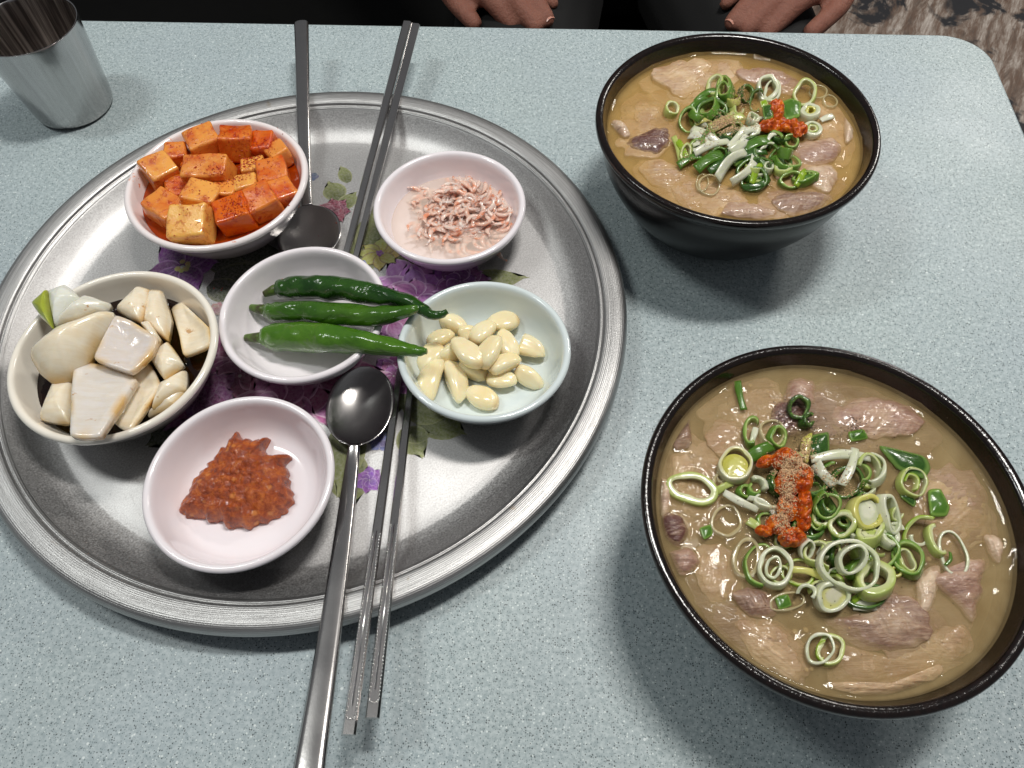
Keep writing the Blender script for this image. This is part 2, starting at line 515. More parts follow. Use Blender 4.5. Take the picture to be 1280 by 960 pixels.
M_WHITE = dish_mat('white_melamine', C(240, 234, 238))
M_KDISH = dish_mat('white_melamine_stained', C(240, 232, 232), 0.14, C(226, 128, 70))
M_CREAM = dish_mat('cream_melamine', C(242, 236, 224))
M_BLUE = dish_mat('pale_blue_green_melamine', C(216, 226, 227), 0.14)
SMALL = [(0.0, 0.0030), (0.027, 0.0026), (0.0285, 0.0), (0.0315, 0.0), (0.033, 0.0022), (0.0395, 0.0080), (0.0452, 0.0168), (0.0484, 0.0232), (0.0498, 0.0262), (0.0500, 0.0279), (0.0491, 0.0291),
         (0.0476, 0.0294), (0.0462, 0.0286), (0.0451, 0.0264), (0.0436, 0.0212), (0.0413, 0.0150), (0.0375, 0.0092), (0.0325, 0.0062), (0.0250, 0.0053), (0.0, 0.0050)]
DEEP = [(0.0, 0.0035), (0.029, 0.0030), (0.0305, 0.0), (0.034, 0.0), (0.036, 0.0025), (0.0440, 0.0100), (0.0520, 0.0220), (0.0562, 0.0300), (0.0583, 0.0334), (0.0588, 0.0353), (0.0580, 0.0368),
        (0.0564, 0.0373), (0.0548, 0.0364), (0.0537, 0.0340), (0.0518, 0.0285), (0.0487, 0.0212), (0.0435, 0.0128), (0.0375, 0.0085), (0.0300, 0.0068), (0.0, 0.0064)]


def dish(name, prof, xy, base, mat, label, s=1.0, tilt=(0, 0), sz=1.0):
    V, F, _ = lathe([(r * s, z * sz) for r, z in prof], 96, 4)
    return obj(name, mesh(name, V, F, mat), None, (xy[0], xy[1], base), (tilt[0], tilt[1], RND.random()), label, 'dish')


B0 = TZ + .0006
P_SHR = Vector((-0.0371, 0.3485, B0)); P_GAR = Vector((-0.0162, 0.2325, B0)); P_PEP = Vector((-0.1236, 0.2655, B0)); P_PAS = Vector((-0.1453, 0.1583, B0))
P_ONI = Vector((-0.2264, 0.2362, B0)); P_KIM = Vector((-0.1906, 0.3690, B0))
dish('shrimp_dish', SMALL, P_SHR, P_SHR.z, M_WHITE, 'small white dish holding salted baby shrimp')
GT = (0.035, 0.055)
P_GAR.z = TZ + 0.0035
dish('garlic_dish', SMALL, P_GAR, P_GAR.z, M_BLUE, 'small pale blue-green dish holding peeled garlic cloves', 1.0, (-0.02, 0.06))
dish('pepper_dish', SMALL, P_PEP, P_PEP.z + 0.0010, M_WHITE, 'small white dish under the three green peppers', 1.0)
dish('paste_dish', SMALL, P_PAS, P_PAS.z, M_WHITE, 'small white dish with a mound of red-brown soybean paste', 1.0)
dish('onion_dish', DEEP, P_ONI, P_ONI.z, M_CREAM, 'deep cream dish of onion pieces in dark soy sauce', 0.995)
dish('kimchi_dish', DEEP, P_KIM, P_KIM.z, M_KDISH, 'deep white dish of radish kimchi with orange stains on its rim', 1.02)

# ================================================================== METALWARE
t = NT('worn_stainless_steel')
wn = t.noise(900, 3, 0.7); wl = t.noise(30, 4)
t.set(Base_Color=t.mix(t.ramp(wn, (0.62, 0.0), (0.74, 0.6)), (0.52, 0.50, 0.49, 1), (0.90, 0.89, 0.87, 1)), Metallic=1.0,
      Roughness=t.math('ADD', 0.13, t.math('MULTIPLY', wl, 0.14)))
t.bump(wn, 0.06, 0.0003)
M_STEEL = t.m
M_BEAD = simple('bright_steel', (0.72, 0.71, 0.70, 1), 0.2, Metallic=1.0)


def sheet(stations, across, th):
    """stations: (centre, side, normal, halfwidth, depth); a thin pressed metal sheet"""
    V, F = [], []
    n = len(stations); m = across * 2 + 1
    for sgn in (0, 1):
        for c, s, nr, w, d in stations:
            for k in range(m):
                v = (k - across) / across
                v = math.copysign(abs(v) ** 0.85, v)
                e = th * (0.5 if abs(v) < 0.999 else 0.15)
                V.append(c + s * (w * v) - nr * (d * (1 - v * v)) + nr * (e if sgn == 0 else -e))
    N = n * m
    for i in range(n - 1):
        for k in range(m - 1):
            a = i * m + k
            F.append((a, a + m, a + m + 1, a + 1)); F.append((N + a, N + a + 1, N + a + m + 1, N + a + m))
    for i in range(n - 1):
        a, b = i * m, i * m + m - 1
        F.append((a, N + a, N + a + m, a + m)); F.append((b, b + m, N + b + m, N + b))
    for k in range(m - 1):
        F.append((k, k + 1, N + k + 1, N + k)); a = (n - 1) * m + k; F.append((a, N + a, N + a + 1, a + 1))
    return V, F


def spoon(label, bowl_c, neck, handle_pts, half_w, blen, tilt_z, hw0, hw1):
    """bowl_c, neck, handle_pts: world points"""
    d = (neck - bowl_c); d.z = 0; d.normalize()
    s = Vector((-d.y, d.x, 0))
    root = empty('spoon', Vector((bowl_c.x, bowl_c.y, bowl_c.z)), label, 'spoon', 'long steel spoons on the tray')
    st = []
    K = 26
    for i in range(K + 1):
        u = i / K
        x = math.sin(math.pi * (u - 0.5)) * 0.5 + 0.5
        pos = bowl_c + d * ((x - 0.5) * blen)
        pos.z = bowl_c.z + tilt_z * (x - 0.5)
        w = half_w * max(0.03, (1 - abs(2 * x - 1) ** 2.25)) ** 0.5
        if x > 0.8: w = max(w, hw0 + (x - 0.8) * 0.004)
        dep = 0.0066 * max(0.0, 1 - (2 * x - 1) ** 2) ** 0.8
        st.append((pos, s, Vector((0, 0, 1)), w, dep))
    V, F = sheet(st, 9, 0.0011)
    L = bowl_c
    obj('spoon_bowl', mesh('spoon_bowl', [v - L for v in V], F, M_STEEL), root)
    pts = cat_rom([st[-1][0]] + handle_pts, 8)
    st2 = []
    for i, p in enumerate(pts):
        u = i / (len(pts) - 1)
        tn = (pts[min(i + 1, len(pts) - 1)] - pts[max(i - 1, 0)]).normalized()
        sd = Vector((0, 0, 1)).cross(tn).normalized(); nr = tn.cross(sd)
        w = hw0 + (hw1 - hw0) * (u ** 0.9)
        if i == len(pts) - 1: w *= 0.55
        elif i == len(pts) - 2: w *= 0.93
        st2.append((p, sd, nr, w, -0.0005))
    V, F = sheet(st2, 4, 0.0024)
    obj('handle', mesh('spoon_handle', [v - L for v in V], F, M_STEEL), root)
    return root


bz = TZ + 0.0085
spoon('steel spoon between the paste dish and the plain tray edge, handle over the rim', at(450, 506, bz), at(441, 572, bz),
      [at(440, 582, .0118), at(431, 655, .0165), at(417, 760, .0240), at(402, 860, .0305), at(388, 950, .0360), at(383, 990, .0382)], 42 * mpp(450, 506, bz), 0.053, 0.001, 0.0030, 0.0074)
spoon('steel spoon beside the radish kimchi dish, bowl tucked under the pepper dish', at(386, 290, bz - .001), at(383, 245, bz),
      [at(383, 243, .0115), at(381, 195, .0165), at(379, 140, .0240), at(378, 85, .0300), at(377, 40, .0345), at(376.5, 27, .0355)], 40 * mpp(386, 290, bz), 0.049, 0.0, 0.0036, 0.0058)


def chopstick(p_end, p_tip, w_end, w_tip, label, group, ornament=0.0):
    d = (p_tip - p_end); L = d.length; d.normalize()
    sd = Vector((0, 0, 1)).cross(d).normalized(); nr = d.cross(sd)
    root = empty('chopstick', p_end, label, 'chopstick', group)
    V, F = [], []
    rows = 14
    for i in range(rows + 1):
        u = i / rows; w = w_end * (1 - u) + w_tip * u; h = 0.0016 * (1 - u) + 0.0014 * u
        b = 0.28
        prof = [(-1, -b), (-1, b), (-1 + b, 1), (1 - b, 1), (1, b), (1, -b), (1 - b, -1), (-1 + b, -1)]
        for a, c in prof: V.append(d * (L * u) + sd * (w * a) + nr * (h * c))
    for i in range(rows):
        for k in range(8):
            k2 = (k + 1) % 8; F.append((i * 8 + k, (i + 1) * 8 + k, (i + 1) * 8 + k2, i * 8 + k2))
    F.append(tuple(range(8))); F.append(tuple(reversed(range(rows * 8, rows * 8 + 8))))
    obj('shaft', mesh('chopstick_shaft', V, F, M_STEEL, smooth=False), root)
    if ornament:
        bm = bmesh.new(); bmesh.ops.create_icosphere(bm, subdivisions=1, radius=1.0)
        bv = [v.co.copy() for v in bm.verts]; bf = [tuple(x.index for x in f.verts) for f in bm.faces]; bm.free()
        parts = []
        x = 0.008
        while x < ornament:
            u = x / L; w = w_end * (1 - u) + w_tip * u
            for sgn in (-1, 1):
                c = d * x + sd * (sgn * w * 0.70) + nr * (0.0016)
                parts.append(([c + v * 0.00062 for v in bv], bf))
            x += 0.0017
        for k in range(7):
            a = math.pi * k / 6
            parts.append(([d * (0.008 - 0.0016 * math.sin(a)) + sd * (w_end * 0.70 * math.cos(a)) + nr * 0.0016 + v * 0.00062 for v in bv], bf))
        V, F = join(*parts)
        o = obj('beaded_ornament', mesh('beaded_ornament', V, F, M_BEAD), root, kind='stuff')
        V, F = tube([d * 0.012 + nr * 0.0016, d * ornament + nr * 0.0015], [0.00045, 0.00035], 6)
        obj('centre_ridge', mesh('centre_ridge', V, F, M_BEAD), root)
    return root


G = 'steel chopsticks with beaded handles'
chopstick(at(436, 919, .0325), at(500, 462, TZ + .0016), .0032, .0021, 'steel chopstick with beaded handle lying right next to the large spoon', G, 0.098)
chopstick(at(465.5, 898, .0320), at(515, 470, TZ + .0016), .0032, .0021, 'steel chopstick with beaded handle, the farther one from the large spoon', G, 0.095)
chopstick(at(509, 28, .0335), at(432, 320, TZ + .0016), .0034, .0024, 'steel chopstick pointing at the seated person, on the kimchi side of its pair', 'plain steel chopsticks lying together', 0)
chopstick(at(519.5, 31, .0335), at(445, 322, TZ + .0016), .0034, .0024, 'steel chopstick pointing at the seated person, on the shrimp side of its pair', 'plain steel chopsticks lying together', 0)

# steel cup
t = NT('brushed_cup_steel')
sx = t.n.new('ShaderNodeSeparateXYZ'); t.t.links.new(t.co, sx.inputs[0])
ang = t.math('ARCTAN2', sx.outputs[1], sx.outputs[0])
cm = t.n.new('ShaderNodeCombineXYZ'); t.t.links.new(t.math('MULTIPLY', ang, 3.0), cm.inputs[0]); t.t.links.new(t.math('MULTIPLY', sx.outputs[2], 3.0), cm.inputs[1])
st = t.noise(4, 5, 0.65, 0.2, cm.outputs[0])
t.set(Base_Color=t.mix(t.ramp(st, (0.35, 0.0), (0.7, 1.0)), (0.44, 0.43, 0.425, 1), (0.54, 0.53, 0.525, 1)), Metallic=1.0, Roughness=t.math('ADD', 0.10, t.math('MULTIPLY', t.noise(300, 3), 0.16)))
tg = t.n.new('ShaderNodeTangent'); tg.direction_type = 'RADIAL'; tg.axis = 'Z'; t.t.links.new(tg.outputs[0], t.b.inputs['Tangent'])
t.set(Anisotropic=0.3)
t.bump(t.noise(25, 3), 0.12, 0.002)
M_CUP = t.m
cp = [(0, 0.0015), (0.020, 0.0012), (0.0265, 0.0), (0.0283, 0.0008), (0.0297, 0.0035), (0.0306, 0.010), (0.0325, 0.030), (0.0345, 0.050), (0.0357, 0.063), (0.0364, 0.0695), (0.0363, 0.0702), (0.0358, 0.0702), (0.0353, 0.0690),
      (0.0346, 0.063), (0.0334, 0.050), (0.0314, 0.030), (0.0296, 0.012), (0.0280, 0.0075), (0.0240, 0.006), (0, 0.006)]
t = NT('brushed_cup_painted_sheen')
sx = t.n.new('ShaderNodeSeparateXYZ'); t.t.links.new(t.co, sx.inputs[0])
ang = t.math('ARCTAN2', sx.outputs[1], sx.outputs[0])
cm = t.n.new('ShaderNodeCombineXYZ'); t.t.links.new(t.math('MULTIPLY', ang, 2.4), cm.inputs[0]); t.t.links.new(t.math('MULTIPLY', sx.outputs[2], 2.0), cm.inputs[1])
st = t.noise(4, 5, 0.6, 0.1, cm.outputs[0])
t.set(Base_Color=t.ramp(st, (0.38, (0.16, 0.14, 0.135, 1)), (0.52, (0.45, 0.41, 0.39, 1)), (0.64, (0.98, 0.93, 0.88, 1))), Metallic=1.0, Roughness=0.30)  # lamp reflections put into the colour as pale and dark vertical streaks
t.bump(st, 0.5, 0.004)
M_CUPIN = t.m
V, F, _ = lathe(cp, 80, 3)
fm = [1 if i > len(F) * 0.62 else 0 for i in range(len(F))]
obj('steel_cup', mesh('steel_cup', V, F, mats=[M_CUP, M_CUPIN], fmat=fm), None, (-0.3392, 0.4985, 0.0005), None, 'tapered stainless steel water cup standing on the table', 'cup')

# ================================================================== SIDE DISHES
def resample(P, n):
    """closed 2D/3D outline, smooth and even"""
    Q = cat_rom(P, 8, True); Q.append(Q[0])
    d = [0.0]
    for a, b in zip(Q, Q[1:]): d.append(d[-1] + (b - a).length)
    out = []; j = 0
    for k in range(n):
        s = d[-1] * k / n
        while d[j + 1] < s: j += 1
        t_ = (s - d[j]) / max(d[j + 1] - d[j], 1e-9)
        out.append(Q[j].lerp(Q[j + 1], t_))
    return out


def mound(outline, top, bottom, rings=20, seg=64):
    """star-shaped outline (world points); top(p, t) and bottom(p, t) give z offsets"""
    O = resample(outline, seg); c = sum(O, Vector()) / seg
    V, F = [], []
    for side in (top, bottom):
        base = len(V)
        p = c.copy(); p.z = c.z + side(c, 0.0); V.append(p)
        for i in range(1, rings + 1):
            t_ = i / rings
            for o in O:
                q = c.lerp(o, t_); q = Vector((q.x, q.y, q.z + side(q, t_))); V.append(q)
        for k in range(seg):
            k2 = (k + 1) % seg
            f = (base, base + 1 + k, base + 1 + k2); F.append(f if side is top else f[::-1])
        for i in range(rings - 1):
            for k in range(seg):
                k2 = (k + 1) % seg; a = base + 1 + i * seg
                f = (a + k, a + seg + k, a + seg + k2, a + k2); F.append(f if side is top else f[::-1])
    n1 = 1 + rings * seg; a = 1 + (rings - 1) * seg; b = n1 + a
    for k in range(seg):
        k2 = (k + 1) % seg; F.append((a + k, b + k, b + k2, a + k2))
    return V, F, c


def local(V):
    c = sum((Vector(v) for v in V), Vector()) / len(V)
    zmin = min(v[2] for v in V); c.z = zmin
    return [Vector(v) - c for v in V], c


def put(name, V, F, mat, label, cat, group=None, vcol=None, smooth=True, kind=None, parent=None):
    W, c = local(V)
    return obj(name, mesh(name, W, F, mat, smooth, vcol=vcol), parent, c, None, label, cat, group, kind)


def disc(r, n=64, rings=6, zf=None):
    V = [Vector((0, 0, zf(0, 0) if zf else 0))]; F = []
    for i in range(1, rings + 1):
        for k in range(n):
            a = 2 * math.pi * k / n; x = r * i / rings * math.cos(a); y = r * i / rings * math.sin(a)
            V.append(Vector((x, y, zf(x, y) if zf else 0)))
    for k in range(n): F.append((0, 1 + k, 1 + (k + 1) % n))
    for i in range(rings - 1):
        for k in range(n):
            k2 = (k + 1) % n; a = 1 + i * n; F.append((a + k, a + n + k, a + n + k2, a + k2))
    return V, F


# ---- radish kimchi
t = NT('kimchi_brine')
t.set(Base_Color=t.mix(t.noise(90, 4), C(120, 34, 0), C(164, 62, 0)), Roughness=0.08, Specular_IOR_Level=0.5, Subsurface_Weight=0.0, Subsurface_Radius=(0.004, 0.001, 0.0004), Subsurface_Scale=1.0)
t.bump(t.noise(120, 3), 0.25, 0.001)
V, F = disc(0.0520, 72, 10, lambda x, y: 0.0004 * noise.noise(Vector((x * 160, y * 160, 1))))
obj('kimchi_brine', mesh('kimchi_brine', V, F, t.m), None, P_KIM + Vector((0, 0, 0.0268)), None, 'red-orange brine pooled around the radish cubes', 'brine')
t = NT('radish_kimchi')
co = t.randco(); oi = t.n.new('ShaderNodeObjectInfo'); rnd = t.math('MULTIPLY', oi.outputs['Color'], 1.0)
n1 = t.noise(70, 5, 0.65, 0.3, co); n2 = t.noise(240, 5, 0.7, 0.2, co); n3 = t.noise(520, 3, 0.6, 0.0, co)
pale = t.mix(rnd, C(244, 188, 96), C(220, 104, 4))
col = t.mix(t.math('MULTIPLY', t.ramp(n1, (0.44, 0.0), (0.66, 1.0)), t.math('ADD', 0.35, t.math('MULTIPLY', rnd, 0.65))), pale, C(200, 62, 0))
fl = t.math('MULTIPLY', t.math('MULTIPLY', t.ramp(n2, (0.53, 0.0), (0.60, 1.0)), t.ramp(n1, (0.42, 0.05), (0.56, 1.0))), t.math('ADD', 0.60, t.math('MULTIPLY', rnd, 0.40)))
col = t.mix(t.math('MULTIPLY', fl, 0.85), col, C(168, 30, 0))
col = t.mix(t.ramp(n3, (0.76, 0.0), (0.79, 0.7)), col, C(164, 26, 0))
t.set(Base_Color=col, Roughness=0.24, Specular_IOR_Level=0.5, Subsurface_Weight=0.35, Subsurface_Radius=(0.004, 0.0018, 0.0004), Subsurface_Scale=1.0, Coat_Weight=0.5, Coat_Roughness=0.04)
t.bump(t.math('ADD', t.math('MULTIPLY', n2, 0.8), t.math('MULTIPLY', fl, 0.6)), 0.35, 0.0012)
M_RAD = t.m
t = NT('chili_flakes_red'); t.set(Base_Color=t.mix(t.rand(), C(150, 22, 4), C(190, 46, 8)), Roughness=0.25, Coat_Weight=0.3)
M_FLAKE = t.m


def radish(px, py, wpx, hpx, rot, z, tx, ty, zs=1.0, label=None, tone=0.5):
    z -= 0.0055
    s = mpp(px, py, z); w, h = wpx * s * 1.08, hpx * s * 1.14; d = min(w, h) * 0.92 * zs
    p = at(px, py, z)
    bm = bmesh.new(); bmesh.ops.create_cube(bm, size=1.0)
    for v in bm.verts:
        v.co = Vector((v.co.x * w * RND.uniform(.93, 1.06), v.co.y * h * RND.uniform(.93, 1.06), v.co.z * d * RND.uniform(.95, 1.05)))
    bmesh.ops.bevel(bm, geom=list(bm.edges), offset=0.0020, segments=3, affect='EDGES', profile=0.6)
    bmesh.ops.subdivide_edges(bm, edges=[e for e in bm.edges if e.calc_length() > 0.004], cuts=4, use_grid_fill=True)
    sd = RND.random() * 50
    for v in bm.verts:
        n_ = noise.noise_vector(v.co * 90 + Vector((sd, sd, sd)))
        v.co += n_ * 0.0011
    m = bpy.data.meshes.new('radish_cube'); bm.to_mesh(m); bm.free(); m.materials.append(M_RAD)
    m.polygons.foreach_set('use_smooth', [True] * len(m.polygons))
    o = obj('radish_cube', m, None, p, (math.radians(tx + RND.uniform(-12, 12)), math.radians(ty + RND.uniform(-9, 9)), math.radians(rot)), label or {0: 'pale yellow', 1: 'orange', 2: 'deep red-orange'}[0 if tone < .35 else 1 if tone < .65 else 2] + ' radish kimchi cube flecked with chili in the white dish', 'radish', 'radish kimchi cubes')
    o.color = (tone, tone, tone, 1)
    return o


KZ = TZ
# lower pieces first
for a in [(297, 192, 34, 30, 10, .034, 0, 0), (225, 240, 30, 28, 20, .034, 0, 5), (276, 250, 40, 34, 0, .033, 0, 0), (318, 214, 26, 24, 15, .038, 0, 0), (250, 205, 34, 30, 12, .034, 0, 0), (322, 262, 32, 28, 20, .034, 0, 0)]:
    radish(*a, tone=0.2 if a[0] == 318 else 0.75)
for *a, tn in [(256, 180, 36, 31, 30, .0445, 6, -4, .5), (221, 195, 25, 23, 15, .043, 5, 4, .6), (201, 215, 33, 31, 42, .0425, 4, 6, .3), (297, 180, 36, 33, 8, .043, -4, 2, .8), (331, 182, 24, 26, -5, .0425, 3, 0, 1.0),
               (349, 194, 24, 26, 35, .042, 0, -6, .55), (262, 216, 54, 31, -6, .0455, 6, 0, .55), (310, 234, 28, 24, 10, .042, 2, 0, .1), (343, 220, 34, 30, 15, .041, 0, -5, .8), (354, 243, 30, 28, 30, .0405, 4, -4, .7),
               (254, 249, 38, 32, -10, .0435, 4, 3, .3), (283, 241, 30, 24, -5, .0415, 0, 0, .5), (209, 264, 40, 32, -35, .0405, 6, 4, .6), (329, 254, 36, 34, 28, .0425, 6, -4, .75)]:
    radish(*a, tone=tn)
radish(295, 270, 40, 36, 18, .0425, 9, 0, 1.0, 'reddest radish cube, thick with chili, beside the palest one', 1.0)
radish(241, 282, 46, 38, -4, .0430, 8, -2, 0.85, 'palest, squarest radish cube leaning on the rim of the white dish', 0.0)
# ---- onion in soy sauce
t = NT('soy_sauce'); t.set(Base_Color=C(26, 10, 4), Roughness=0.06, Specular_IOR_Level=0.5)
t.bump(t.noise(90, 3), 0.2, 0.001)
V, F = disc(0.0497, 72, 8, lambda x, y: 0.0003 * noise.noise(Vector((x * 150, y * 150, 4))))
obj('soy_sauce', mesh('soy_sauce', V, F, t.m), None, P_ONI + Vector((0, 0, 0.0228)), None, 'dark brown soy sauce in the cream dish', 'sauce')
t = NT('pickled_onion')
co = t.randco()
vein = t.noise(80, 4, 0.6, 0.5, t.scaled(1, 5, 1, co)); spot = t.noise(120, 4, 0.6, 0.0, co)
col = t.mix(t.ramp(vein, (0.40, 0.0), (0.62, 0.45)), t.attr(), t.mix(1.0, t.attr(), (0.92, 0.86, 0.74, 1), 'MULTIPLY'))
col = t.mix(t.ramp(spot, (0.66, 0.0), (0.72, 0.75)), col, C(186, 132, 60))
t.set(Base_Color=col, Roughness=0.2, Specular_IOR_Level=0.5, Subsurface_Weight=0.55, Subsurface_Radius=(0.006, 0.005, 0.0035), Subsurface_Scale=1.0, Coat_Weight=0.4, Coat_Roughness=0.05)
t.bump(t.math('ADD', vein, t.math('MULTIPLY', t.noise(420, 3, 0.6, 0, co), 0.4)), 0.22, 0.0008)
M_ONION = t.m
OW, OE = C(244, 230, 208), C(222, 184, 120)


def onion(crop, z0, gx, gy, curve, label=None, th=0.0042, cw=OW, ce=OE):
    P = [(x / 4.268, 335 + y / 4.268) for x, y in crop]
    mx = sum(p[0] for p in P) / len(P); my = sum(p[1] for p in P) / len(P)
    O = [at(px, py, z0 + gx * (px - mx) / 100 + gy * (py - my) / 100) for px, py in P]
    sd = RND.random() * 90
    # sharpen corners: repeat each corner point close by
    Q = []
    for i, p in enumerate(O):
        a, b = O[i - 1], O[(i + 1) % len(O)]
        Q += [p.lerp(a, .12), p.lerp(b, .12)]
    def top(p, t_): return curve * 1.7 * (1 - t_ * t_) - (.0014 if t_ > .80 else 0) * ((t_ - .8) / .2) + 0.0005 * fbm((p.x, p.y, sd), 120, 3) + (0 if t_ < .97 else -0.0006)
    def bot(p, t_): return top(p, t_) - th * (1 - 0.2 * t_)
    V, F, c = mound(Q, top, bot, 14, 56)
    n1 = len(V) // 2; cols = []
    for i in range(len(V)):
        j = i % n1; t_ = 0 if j == 0 else ((j - 1) // 56 + 1) / 14
        k = min(1, max(0, (t_ - 0.72) / 0.28)) ** 1.3 * min(1, max(0, .55 + 1.5 * noise.noise(V[i] * 95)))
        cols.append(tuple(cw[q] * (1 - k) + ce[q] * k for q in range(3)) + (1,))
    return put('onion_piece', V, F, M_ONION, label or 'white onion petal with soy-browned edges in the cream dish', 'onion', 'onion pieces in soy sauce', cols)


onion([(610, 215), (735, 88), (800, 110), (800, 180), (745, 285)], .0420, -.004, .010, .003, 'onion petal standing against its twin at the cream rim', th=.005)
onion([(790, 105), (862, 112), (905, 260), (888, 380), (760, 285)], .0400, -.008, .006, .003, 'onion petal standing against its twin at the cream rim', th=.005)
onion([(905, 205), (960, 168), (1112, 310), (1115, 400), (970, 458), (945, 340)], .0350, .012, .010, -.003, 'hollowed onion piece half sunk in soy sauce at the rim')
onion([(850, 615), (990, 538), (985, 640), (800, 745)], .0360, -.004, .004, .003, 'thin curved onion sliver lying in the soy sauce')
onion([(775, 785), (900, 660), (982, 655), (930, 720)], .0335, .004, .004, .002, 'thin curved onion sliver lying in the soy sauce')
onion([(200, 800), (288, 588), (400, 592), (365, 822)], .0380, .006, .006, .003, 'small onion piece wedged between the cream rim and the four-cornered piece')
onion([(700, 552), (790, 497), (852, 620), (682, 862), (600, 822)], .0400, -.006, .004, -.002, 'long onion piece between the four-cornered piece and the slivers')
onion([(785, 460), (890, 382), (975, 505), (868, 588)], .0400, -.004, 0, .002, 'small squarish onion piece beside the cupped petal')
onion([(742, 288), (795, 278), (852, 370), (830, 408)], .0445, -.004, 0, .002, 'narrow onion scrap between the cupped petal and the twin petals')
onion([(250, 118), (345, 82), (422, 150), (285, 305)], .0520, .010, -.006, .003, 'whitest onion petal standing at the rim beside a green one', cw=C(232, 234, 226), ce=C(220, 220, 196))
onion([(160, 180), (245, 105), (258, 200), (277, 320), (215, 262)], .0500, .010, -.006, .002, 'yellow-green onion piece sticking out over the rim of the cream dish', cw=C(160, 172, 62), ce=C(186, 190, 100))
onion([(285, 305), (350, 225), (465, 140), (586, 182), (560, 225), (420, 285)], .0500, 0, -.004, .004, 'shiny white onion petal behind the broadest petal', cw=C(230, 228, 216), ce=C(216, 206, 170))
onion([(145, 455), (300, 325), (590, 218), (600, 250), (482, 472), (370, 585), (268, 606), (198, 552)], .0475, 0, -.010, .007, 'broadest onion petal, smooth and domed, in the cream dish', th=.005)
onion([(600, 240), (690, 270), (835, 362), (800, 452), (690, 548), (487, 474)], .0510, -.004, .002, -.003, 'cupped onion petal with two soy spots in the cream dish', th=.0045, cw=C(222, 214, 210))
onion([(385, 482), (640, 530), (722, 585), (520, 890), (360, 888)], .0500, -.004, .016, -.0015, 'large four-cornered onion piece leaning out over the cream rim', th=.0055, cw=C(224, 218, 212))

# ---- salted shrimp
t = NT('shrimp_brine')
t.set(Base_Color=C(250, 230, 214), Roughness=0.06, Alpha=0.42)
V, F = disc(0.0406, 64, 6)
obj('shrimp_brine', mesh('shrimp_brine', V, F, t.m), None, P_SHR + Vector((0, 0, 0.0135)), None, 'cloudy pinkish brine under the salted shrimp', 'brine')
t = NT('salted_shrimp')
co = t.randco()
col = t.mix(t.ramp(t.noise(190, 3, 0.6, 0, co), (0.48, 0.0), (0.66, 0.85)), t.mix(t.rand(), C(255, 232, 222), C(252, 204, 186)), C(244, 136, 84))
t.set(Base_Color=col, Roughness=0.15, Subsurface_Weight=0.6, Subsurface_Radius=(0.004, 0.003, 0.0025), Subsurface_Scale=1.0, Coat_Weight=0.3, Alpha=0.82)
t.bump(t.noise(900, 2, 0.5, 0, co), 0.2, 0.0004)
M_SHR = t.m
M_EYE = simple('shrimp_eye', C(16, 12, 12), 0.3)


def shrimp_mesh(seed):
    r = random.Random(seed); parts = []
    L = r.uniform(0.013, 0.020); arc = math.radians(r.uniform(35, 215)); R = L / arc
    P, Rd = [], []
    for i in range(11):
        u = i / 10; a = arc * u
        P.append(Vector((R * math.cos(a) - R, R * math.sin(a), 0.0006 * math.sin(u * 5 + seed))))
        Rd.append(0.00142 * (math.sin(math.pi * (0.16 + 0.80 * (1 - u))) ** 0.8) * (1 + 0.10 * (i % 2)) * (1.0 if u < .9 else .6))
    V, F = tube(P, Rd, 7, flat=(1.15, 0.7)); body = (V, F)
    fan = ([P[-1], P[-1] + Vector((-0.0012, -0.0010, 0.0004)), P[-1] + Vector((-0.0020, 0.0002, 0)), P[-1] + Vector((-0.0010, 0.0012, -0.0003))], [(0, 1, 2, 3)])
    ant = []
    for k in range(2):
        e = P[0] + Vector((r.uniform(-.002, .004), r.uniform(-.006, -.003), r.uniform(0, .0012)))
        ant.append(tube([P[0], P[0].lerp(e, .5) + Vector((.0008, 0, .0004)), e], [.00016, .00012, .00006], 4))
    V, F = join(body, fan, *ant); fm = [0] * len(F)
    for sg in (-1, 1):
        o = len(V); c = P[0] + Vector((0.0002, 0.0007, sg * 0.00085)); q = 0.00030
        V += [c + Vector(d) * q for d in ((1, 0, 0), (-1, 0, 0), (0, 1, 0), (0, -1, 0), (0, 0, 1), (0, 0, -1))]
        for f in ((0, 2, 4), (2, 1, 4), (1, 3, 4), (3, 0, 4), (2, 0, 5), (1, 2, 5), (3, 1, 5), (0, 3, 5)): F.append(tuple(o + i for i in f)); fm.append(1)
    return mesh('salted_shrimp', V, F, mats=[M_SHR, M_EYE], fmat=fm)


SHM = [shrimp_mesh(i) for i in range(16)]
hc = at(582, 258, 0.02)
for k in range(295):
    a = RND.uniform(0, 6.28); q = math.sqrt(RND.random())
    x = q * math.cos(a) * 0.0350; y = q * math.sin(a) * 0.0300
    top = 0.0105 * (1 - q * q) ** 0.8
    z = P_SHR.z + 0.0082 + top * RND.random() ** 0.55 + 0.0012
    p = Vector((hc.x + x, hc.y + y, z))
    d = Vector((p.x - P_SHR.x, p.y - P_SHR.y)); lim = 0.0300 if z < .016 else 0.0325 if z < .021 else 0.035
    if d.length > lim: d *= lim / d.length; p.x, p.y = P_SHR.x + d.x, P_SHR.y + d.y
    obj('salted_shrimp', SHM[k % 16], None, p, (RND.uniform(-.4, .4), RND.uniform(-.4, .4), RND.uniform(0, 6.28)), 'tiny pinkish-white salted shrimp heaped in the small white dish', 'shrimp', 'salted baby shrimp')

def lumps(p, s):
    d, _ = noise.voronoi(Vector((p.x * s, p.y * s, p.z * s * .3)))
    return 0.5 - d[0]


